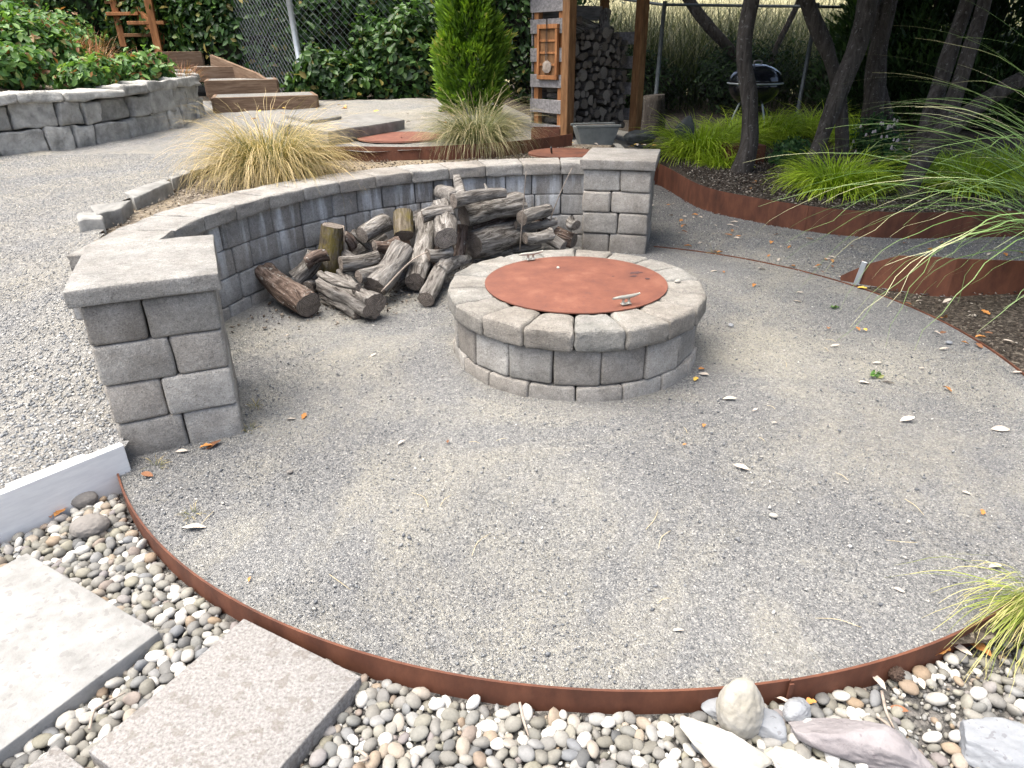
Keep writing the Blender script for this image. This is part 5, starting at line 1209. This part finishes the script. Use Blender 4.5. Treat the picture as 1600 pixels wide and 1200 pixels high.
# ================================================================== WOODSHED
SA, SB = Vector((.67, 8.45)), Vector((1.60, 9.22)); su = (SB - SA).normalized(); san = math.atan2(su.y, su.x); SWID = (SB - SA).length; SZ = .45
shed = tag(empty('woodshed', (SA.x, SA.y, SZ), san), 'open-fronted cedar woodshed with slatted side, behind the far pillar', 'shed')
DP = .62
def zpx(py): return D(860, py, 8.62).z - SZ
box('post', (.115, .115, 2.05), M['cedar_dark'], shed, (0, 0, 1.0), (0, 0, 0), .006); box('post', (.115, .115, 2.05), M['cedar_dark'], shed, (SWID, 0, 1.0), (0, 0, 0), .006)
box('post', (.09, .09, 1.75), M['cedar_dark'], shed, (SWID, DP, .85), (0, 0, 0), .006)
for yy in (.13, DP - .08): box('stud', (.07, .075, 1.7), M['cedar'], shed, (.03, yy, .83), (0, 0, 0), .004)
for i, (ya, yb) in enumerate(((-14, 18), (29, 52), (75, 97), (117, 137), (156, 177), (195, 210))):
    z0, z1 = zpx(yb), zpx(ya); box('side_plank', (.02, DP - .06, z1 - z0), M['grey_wood'], shed, (-.018, .06 + (DP - .06) / 2, (z0 + z1) / 2), (0, 0, 0), .003, 70 + i, .003)
for i, z in enumerate((.25, .55, .85, 1.12, 1.4)):
    box('back_plank', (SWID, .02, .16), M['grey_wood'], shed, (SWID / 2, DP, z), (0, 0, 0), .003, 90 + i)
    if i < 4: box('right_plank', (.02, DP - .1, .14), M['grey_wood'], shed, (SWID + .03, DP / 2 + .03, z), (0, 0, 0), .003, 95 + i)
box('header_beam', (SWID + .2, .05, .16), M['cedar_dark'], shed, (SWID / 2, -.03 + .09, 1.92), (0, 0, 0), .005)
box('rear_beam', (SWID, .05, .12), M['cedar_dark'], shed, (SWID / 2, DP - .05, 1.6), (0, 0, 0), .005)
rf = box('roof', (SWID + .5, DP + .75, .03), M['roof'], shed, (SWID / 2, DP / 2 - .02, 1.93), (R(-27), 0, 0), .004)
for x in (-.22, SWID + .22): box('barge_board', (.03, DP + .75, .09), M['cedar'], shed, (x, DP / 2 - .02, 1.885), (R(-27), 0, 0), .003)
for k in range(3): box('rafter', (.05, DP + .5, .08), M['cedar_dark'], shed, (.15 + k * (SWID - .3) / 2, DP / 2, 1.86), (R(-27), 0, 0), .003)
bm = bmesh.new(); tube_bm(bm, [(.0, -.075, 1.75), (.012, -.085, 1.66), (-.01, -.085, 1.58), (.01, -.08, 1.52)], [.012, .02, .022, .012], 8); link('rope_loop', bm_mesh('rope_loop', bm), M['rope'], shed)
# framed screen hung on the side of the shed
fr = tag(empty('hanging_frame', (SA.x, SA.y, SZ), san), 'orange-brown wooden frame hung on the slatted side of the woodshed', 'frame')
fz0, fz1, fy0, fy1, fx = zpx(124), zpx(38), .12, .46, -.05
for nm, yy, zz, sy, sz in (('rail', (fy0 + fy1) / 2, fz0 + .02, fy1 - fy0, .045), ('rail', (fy0 + fy1) / 2, fz1 - .02, fy1 - fy0, .045), ('stile', fy0 + .018, (fz0 + fz1) / 2, .036, fz1 - fz0 - .09), ('stile', fy1 - .018, (fz0 + fz1) / 2, .036, fz1 - fz0 - .09)):
    box(nm, (.04, sy, sz), M['cedar'], fr, (fx, yy, zz), (0, 0, 0), .003)
box('panel', (.01, fy1 - fy0 - .06, fz1 - fz0 - .08), M['cedar_dark'], fr, (fx + .012, (fy0 + fy1) / 2, (fz0 + fz1) / 2), (0, 0, 0), 0)
for k in range(3): box('inner_bar', (.012, fy1 - fy0 - .07, .022), M['cedar'], fr, (fx - .002, (fy0 + fy1) / 2, fz0 + (fz1 - fz0) * (.27 + .22 * k)), (0, 0, 0), .002)
bm = bmesh.new()
for k in range(2): tube_bm(bm, [(fx - .02, (fy0 + fy1) / 2 + .006 * (2 * k - 1), fz1 + .06), (fx - .022, (fy0 + fy1) / 2 + .012 * (2 * k - 1), fz0 + .2)], [.004, .004], 5)
link('cord', bm_mesh('cord', bm), M['black_wire'], fr)
bm = bmesh.new(); bmesh.ops.create_icosphere(bm, subdivisions=2, radius=1)
for v in bm.verts: v.co = Vector((v.co.x * .02 + fx - .01, v.co.y * .075 + (fy0 + fy1) / 2, v.co.z * .07 + fz0 + .13)) * 1.0 + Vector(noise.noise_vector(v.co * 2)) * .008
link('shell', bm_mesh('shell', bm), M['twig'], fr)
# stacked firewood
def stack_mesh(seed):
    rs = random.Random(seed); bm = bmesh.new(); n = 11; rings = []
    for y in (0.0, .16, .36):
        rings.append([bm.verts.new((math.cos(2 * math.pi * k / n) * (1 + .16 * noise.noise(Vector((k * .9, seed * 3, y)))), y, math.sin(2 * math.pi * k / n) * (1 + .2 * noise.noise(Vector((k * .9 + 40, seed * 3, y)))))) for k in range(n)])
    if seed % 3 == 0:
        for rg in rings:
            for v in rg: v.co.z = max(v.co.z, -.35)
    for a, b in zip(rings, rings[1:]):
        for k in range(n): bm.faces.new((a[k], a[(k + 1) % n], b[(k + 1) % n], b[k])).material_index = 0
    bm.faces.new(rings[0][::-1]).material_index = 1; bm.faces.new(rings[-1]).material_index = 1
    bmesh.ops.recalc_face_normals(bm, faces=bm.faces)
    me = bm_mesh('firewood_log', bm); me.materials.append(M['bark']); me.materials.append(M['cut_pale' if seed % 2 else 'cut']); return me
FM = [stack_mesh(i) for i in range(7)]
shq = Quaternion((0, 0, 1), san); placed = []
rs = random.Random(11); tries = 0
while tries < 9000 and len(placed) < 150:
    tries += 1; r_ = rs.choice([.028, .034, .042, .05, .06, .072]); x = rs.uniform(.09 + r_, SWID - .07 - r_); z = rs.uniform(.06 + r_, 1.02 + .22 * math.sin((x / SWID) * 3.0) - r_)
    if all((x - a) ** 2 + (z - b) ** 2 > (.93 * (r_ + c)) ** 2 for a, b, c in placed): placed.append((x, z, r_))
for i, (x, z, r_) in enumerate(placed):
    o = bpy.data.objects.new('firewood_log', FM[i % 7]); COL.objects.link(o)
    q = shq @ Vector((x, .10 + rs.uniform(-.03, .05), z)); o.location = Vector((SA.x, SA.y, SZ)) + q
    o.scale = (r_, 1, r_); o.rotation_mode = 'XYZ'; o.rotation_euler = (rs.gauss(0, .03), rs.uniform(0, 6.3), san + rs.gauss(0, .06))
    tag(o, '%s cut end of firewood in the %s of the woodshed stack' % (('thick', 'thin')[r_ < .045], ('lower part', 'middle', 'upper part')[min(2, int(z / .4))]), 'firewood', 'firewood stacked in the woodshed')
for i, (a, b, r_) in enumerate([((.2, .2, 1.22), (.75, .3, 1.12), .06), ((.4, .25, 1.3), (1.0, .3, 1.2), .05), ((.75, .15, 1.18), (.9, .3, 1.4), .06)]):
    log(['long split log lying across the top of the firewood stack', 'second split log on top of the firewood stack', 'upright stub on top of the firewood stack'][i], Vector((SA.x, SA.y, SZ)) + shq @ Vector(a), Vector((SA.x, SA.y, SZ)) + shq @ Vector(b), r_, 'bark', 'cut', 60 + i, name='firewood_log', group='logs laid on the firewood stack')
# things round the shed
tr = tag(empty('trough_planter', (D(930, 215, 7.9).x, 7.9, .5), R(8)), 'grey tapered trough standing in front of the woodshed', 'planter')
def taper(w0, w1, d0, d1, h): return hexa([(-w0, -d0, 0), (w0, -d0, 0), (w0, d0, 0), (-w0, d0, 0)], [(-w1, -d1, h), (w1, -d1, h), (w1, d1, h), (-w1, d1, h)], .006, 1)
link('body', bm_mesh('body', taper(.17, .235, .1, .13, .2)), M['trough'], tr)
for s_ in (-1, 1):
    box('rim', (.50, .03, .025), M['trough'], tr, (0, s_ * .125, .21), (0, 0, 0), .004)
box('soil', (.42, .2, .02), M['soil'], tr, (0, 0, .2), (0, 0, 0), 0)
rb = tag(empty('steel_box', (D(853, 215, 7.75).x, 7.75, .5), R(-6)), 'low dark rusty steel box at the foot of the woodshed', 'box')
for nm, sz, lc in (('panel', (.3, .008, .2), (0, -.12, .1)), ('panel', (.3, .008, .2), (0, .12, .1)), ('panel', (.008, .23, .2), (.148, 0, .1)), ('panel', (.008, .23, .2), (-.148, 0, .1))): box(nm, sz, M['corten'], rb, lc, (0, 0, 0), .001)
box('soil', (.27, .2, .02), M['soil'], rb, (0, 0, .16), (0, 0, 0), 0)
boulder('standing_stone', 'upright flat-topped grey standing stone right of the woodshed', D(1067, 205, 8.9), (.155, .06, .2), .2, M['stone_dark'], 21, (0, .04), .1, 5, 'stone')
boulder('dark_rock', 'dark low rock at the foot of the right woodshed post', D(1000, 212, 8.9), (.2, .14, .1), .2, M['stone_dark'], 22, (0, 0), .3, 5, 'stone')
b_ = D(1020, 185, 10.6); tag(tube('old_stump', [(b_.x, 10.6, .25), (b_.x + .02, 10.6, .5), (b_.x, 10.6, .85)], [.2, .17, .15], M['trunk'], None, 14, .35, 3), 'dark old stump in the shade behind the woodshed', 'stump')
# kettle grill
gp = D(1171, 195, 10.2); gr = tag(empty('kettle_grill', (gp.x, 10.2, .3), .4), 'black kettle grill on pale legs behind the nearest tree trunk', 'grill')
gz = lambda py: D(1171, py, 10.2).z - .3
zr = gz(130); rad_g = .355
def lathe(name, prof, mat, parent, n=36):
    bm = bmesh.new(); tube_bm(bm, [(0, 0, z) for r_, z in prof], [r_ for r_, z in prof], n); bmesh.ops.recalc_face_normals(bm, faces=bm.faces); return link(name, bm_mesh(name, bm), mat, parent)
lathe('bowl', [(rad_g * math.sin(t), zr - .30 * math.cos(t)) for t in np.linspace(.25, math.pi / 2, 10)], M['enamel'], gr)
ld = lathe('lid', [(rad_g * 1.02 * math.cos(t), zr + .006 + .235 * math.sin(t)) for t in np.linspace(0, math.pi / 2 - .08, 12)], M['enamel'], gr)
lathe('rim', [(rad_g * 1.0, zr - .012), (rad_g * 1.055, zr - .004), (rad_g * 1.055, zr + .006), (rad_g * 1.0, zr + .012)], M['galv'], gr)
tube('lid_handle', [(-.06, 0, zr + .23), (-.06, 0, zr + .275), (.06, 0, zr + .275), (.06, 0, zr + .23)], [.01, .01, .01, .01], M['grey_wood'], ld, 8)
bm = bmesh.new(); tube_bm(bm, [(.16, 0, zr + .205), (.165, 0, zr + .222)], [.035, .035], 14); link('vent', bm_mesh('vent', bm), M['galv'], ld)
for a in (.6, 2.7, 4.8): tube('leg', [(.17 * math.cos(a), .17 * math.sin(a), zr - .24), (.24 * math.cos(a), .24 * math.sin(a), zr * .4), (.31 * math.cos(a), .31 * math.sin(a), 0)], [.014, .014, .014], M['galv'], gr, 8)

# ================================================================== TREE BED ON THE RIGHT
def tree(label, stems, crown, seed):
    """stems: lists of (px, py, Y) with radii; crown: (dx, dy, z, r)"""
    b0 = D(*stems[0][0][0]); root = tag(empty('garden_tree', (b0.x, b0.y, b0.z)), label, 'tree', 'slender trees in the mulched bed'); o0 = root.location.copy()
    ends = []
    for i, (pts, rads) in enumerate(stems):
        P = [D(*q) - o0 for q in pts]
        d = (P[-1] - P[-2]).normalized(); d = (d + Vector((0, 0, .5))).normalized()
        P += [P[-1] + d * .9, P[-1] + d * 2.0 + Vector((0, 0, .2))]
        if i == 0: P[0] = P[0] - Vector((0, 0, .08))
        tube('trunk' if i == 0 else 'stem', P, [r9 * .82 for r9 in [rads[0] * 1.25] + list(rads) + [rads[-1] * .75, rads[-1] * .35]], M['trunk'], root, 14, .22, seed + i, 5)
        ends.append(P[-1])
    rs_ = random.Random(seed); Ps, Ds = [], []
    bm = bmesh.new(); cc = Vector(crown[:3]) + ends[0]
    for k in range(13):  # unseen crown lumps, spread forward and thickened to shade bed and walk
        c = cc + Vector((rs_.gauss(0, .6), rs_.gauss(-.25, .6), rs_.uniform(-.4, .5))) * crown[3]; c.z = max(c.z, 3.1 + .4 * rs_.random() - o0.z)
        tube_bm(bm, smooth_path([ends[k % len(ends)] - Vector((0, 0, .5)), (ends[k % len(ends)] + c) / 2 + Vector((rs_.gauss(0, .1), rs_.gauss(0, .1), .1)), c], 3), [.03 - .0035 * j for j in range(7)], 6)
        P_, d_ = blob_points(1500, c, [crown[3] * .64] * 3, .5, .35, 1.6, seed + k); Ps.append(P_); Ds.append(d_)
    link('limbs', bm_mesh('limbs', bm), M['trunk'], root)
    P_ = np.concatenate(Ps); leaves('crown', P_, np.concatenate(Ds) + np.array([0, 0, .6]), rng.uniform(.14, .25, len(P_)), M['crown'], root, .5)
    return root
tree('single slender trunk in front of the kettle grill', [([(1155, 270, 7.7), (1171, 222, 7.75), (1170, 150, 7.8), (1162, 85, 7.9), (1172, 10, 8.0), (1190, -60, 8.1)], [.115, .10, .10, .098, .095, .09])], (.0, -1.1, .5, 2.2), 1)
tree('trunk leaning right in front of the mulch, crossing a thinner one', [([(1258, 272, 7.4), (1288, 205, 7.5), (1318, 125, 7.6), (1345, 50, 7.7), (1362, -30, 7.8)], [.09, .11, .115, .12, .12])], (.2, -1.3, .4, 2.3), 2)
tree('thinner trunk leaning left behind the crossing one', [([(1318, 245, 8.6), (1314, 170, 8.6), (1296, 90, 8.7), (1268, 20, 8.8), (1255, -40, 8.8)], [.085, .09, .1, .1, .1])], (-.3, .5, .9, 1.7), 3)
tree('double trunk standing close together in the middle of the bed', [([(1362, 222, 8.9), (1366, 160, 8.9), (1370, 90, 9.0), (1385, 20, 9.0), (1400, -40, 9.1)], [.15, .13, .12, .11, .1]), ([(1394, 222, 9.05), (1382, 165, 9.0), (1372, 110, 9.0)], [.085, .075, .07])], (.3, .3, .6, 2.1), 4)
tree('three-stemmed tree leaning right in front of the dark conifers', [([(1412, 300, 6.35), (1440, 250, 6.5), (1468, 212, 6.6), (1490, 160, 6.7), (1512, 90, 6.8), (1545, -20, 7.0)], [.10, .105, .095, .08, .075, .07]), ([(1440, 250, 6.6), (1452, 185, 6.9), (1478, 100, 7.1), (1515, -10, 7.2)], [.09, .085, .08, .08]), ([(1462, 222, 6.6), (1515, 175, 6.6), (1570, 138, 6.6), (1640, 95, 6.6)], [.09, .085, .08, .075])], (.0, -1.0, .4, 2.4), 5)
tree('dark slanting tree beyond the fence above the grill', [([(1190, 150, 13.3), (1150, 88, 13.3), (1110, 45, 13.3), (1070, -10, 13.4)], [.1, .11, .11, .11])], (-.4, .6, 1.2, 2.0), 6)
tree('thin dark tree beyond the fence right of the grill', [([(1190, 130, 13.6), (1215, 70, 13.6), (1245, 10, 13.7), (1255, -30, 13.7)], [.06, .06, .06, .06])], (.3, .6, 1.2, 1.8), 7)
# bright green mounding grasses
HK = [('bright green grass mound beside the far pillar', 1100, 250, .22, .8, 900), ('bright green grass mound in the centre front of the tree bed', 1312, 305, .2, .62, 900), ('bright green grass behind the single trunk', 1205, 222, .26, .75, 700), ('bright green grass under the leaning trunks at the back', 1275, 215, .27, .7, 650), ('wide bright green grass mound at the right by the steel edging', 1520, 300, .22, .62, 800), ('bright green grass left of the single trunk', 1150, 232, .24, .7, 700), ('bright green grass at the far right of the bed', 1590, 285, .22, .6, 700), ('small green grass tuft at the foot of the single trunk', 1128, 265, .2, .4, 300), ('green grass tuft right of the three-stemmed tree', 1470, 285, .22, .5, 500), ('green grass at the back between the trunks', 1340, 228, .28, .6, 500)]
for lab, px, py, z, L, n_ in HK:
    c = G(px, py, z); grass_clump('hakone_grass', lab, 'grass', (c.x, c.y + .1, z - .02), int(n_ * 1.7), .24 * L / .62, L * .45, L, M['hakone'], .006, (.7, 1.45), (1.1, 2.7), 'bright green grasses in the tree bed')
for i, (lab, px, py, z, r_, n_) in enumerate([('low dark green herb beside the steel box', 1232, 262, .22, (.32, .3, .26), 1500), ('dark leafy herb with white flowers between the trunks', 1370, 250, .22, (.4, .35, .42), 2000), ('dark leafy herb left of the three-stemmed tree', 1400, 285, .2, (.25, .22, .25), 1000), ('small green herb at the foot of the single trunk', 1128, 258, .2, (.12, .12, .1), 300)]):
    c = G(px, py, z); s_ = shrub('leafy_herb', lab, 'plant', (c.x, c.y + .1, z - .02), r_, n_, .05, M['herb'], 'leafy herbs in the tree bed', 5)
    if i == 1:
        V, Fc = [], []
        for k in range(34):
            a = random.uniform(0, 6.3); q = Vector((math.cos(a) * random.uniform(.05, .4), -random.uniform(.0, .36), random.uniform(.12, .5)))
            for m_ in range(4):
                b = m_ * 1.57 + k; e_ = Vector((math.cos(b) * .016, math.sin(b) * .016, -.035)); t_ = Vector((-math.sin(b) * .01, math.cos(b) * .01, -.02)); j = len(V)
                V += [q, q + t_ + e_ * .5, q + e_, q - t_ * .5 + e_ * .5]; Fc.append((j, j + 1, j + 2, j + 3))
        link('flowers', py_mesh('flowers', V, Fc), M['petal'], s_)['kind'] = 'stuff'
sb_ = tag(empty('steel_box', (G(1163, 262, .2).x, G(1163, 262, .2).y + .18, .2), R(4)), 'rusty steel box half hidden behind the single slender trunk', 'box')
for nm, sz, lc in (('panel', (.44, .008, .24), (0, -.16, .12)), ('panel', (.44, .008, .24), (0, .16, .12)), ('panel', (.008, .31, .24), (.218, 0, .12)), ('panel', (.008, .31, .24), (-.218, 0, .12)), ('top', (.43, .31, .006), (0, 0, .236))): box(nm, sz, M['corten'], sb_, lc, (0, 0, 0), .001)
tag(tube('ground_stake', [G(1226, 210, .3), G(1228, 195, .42), G(1230, 178, .55)], [.006, .006, .006], M['black_wire'], None, 6), 'thin black stake in the bright green grass', 'stake')
tag(tube('ground_stake', [G(1204, 296, .19), G(1204, 291, .22), G(1205, 286, .25)], [.006, .006, .006], M['black_wire'], None, 6), 'short black stake in the mulch behind the steel edging', 'stake')

# ------------------------------------------------------------------ long arching grass at the right edge
pg = tag(empty('pampas_grass', (3.7, 3.85, .02)), 'long pale green arching grass reaching in from the right edge', 'grass')
n = 210; a = np.concatenate([rng.uniform(0, 2 * math.pi, 90), rng.normal(math.pi * .95, .5, 120)]); q = .18 * np.sqrt(rng.random(n))
blades('blades', np.stack([q * np.cos(a), q * np.sin(a), 0 * q], 1), a + rng.normal(0, .2, n), rng.uniform(.8, 1.38, n), rng.uniform(1.3, 2.5, n), rng.uniform(1.1, 2.3, n), rng.uniform(.004, .0068, n), M['pampas'], pg, 22)
tf = G(1625, 935, .0)
tu = tag(empty('grass_tuft', (tf.x, tf.y, .0)), 'yellow-green grass tuft hanging over the end of the edging at the lower right', 'grass')
n = 420; a = rng.normal(-2.05, .55, n); q = .05 * np.sqrt(rng.random(n))
blades('blades', np.stack([q * np.cos(a), q * np.sin(a), 0 * q], 1), a, rng.uniform(.15, 1.15, n), rng.uniform(.16, .46, n), rng.uniform(.8, 2.0, n), rng.uniform(.0012, .0024, n), M['tuft'], tu, 9)
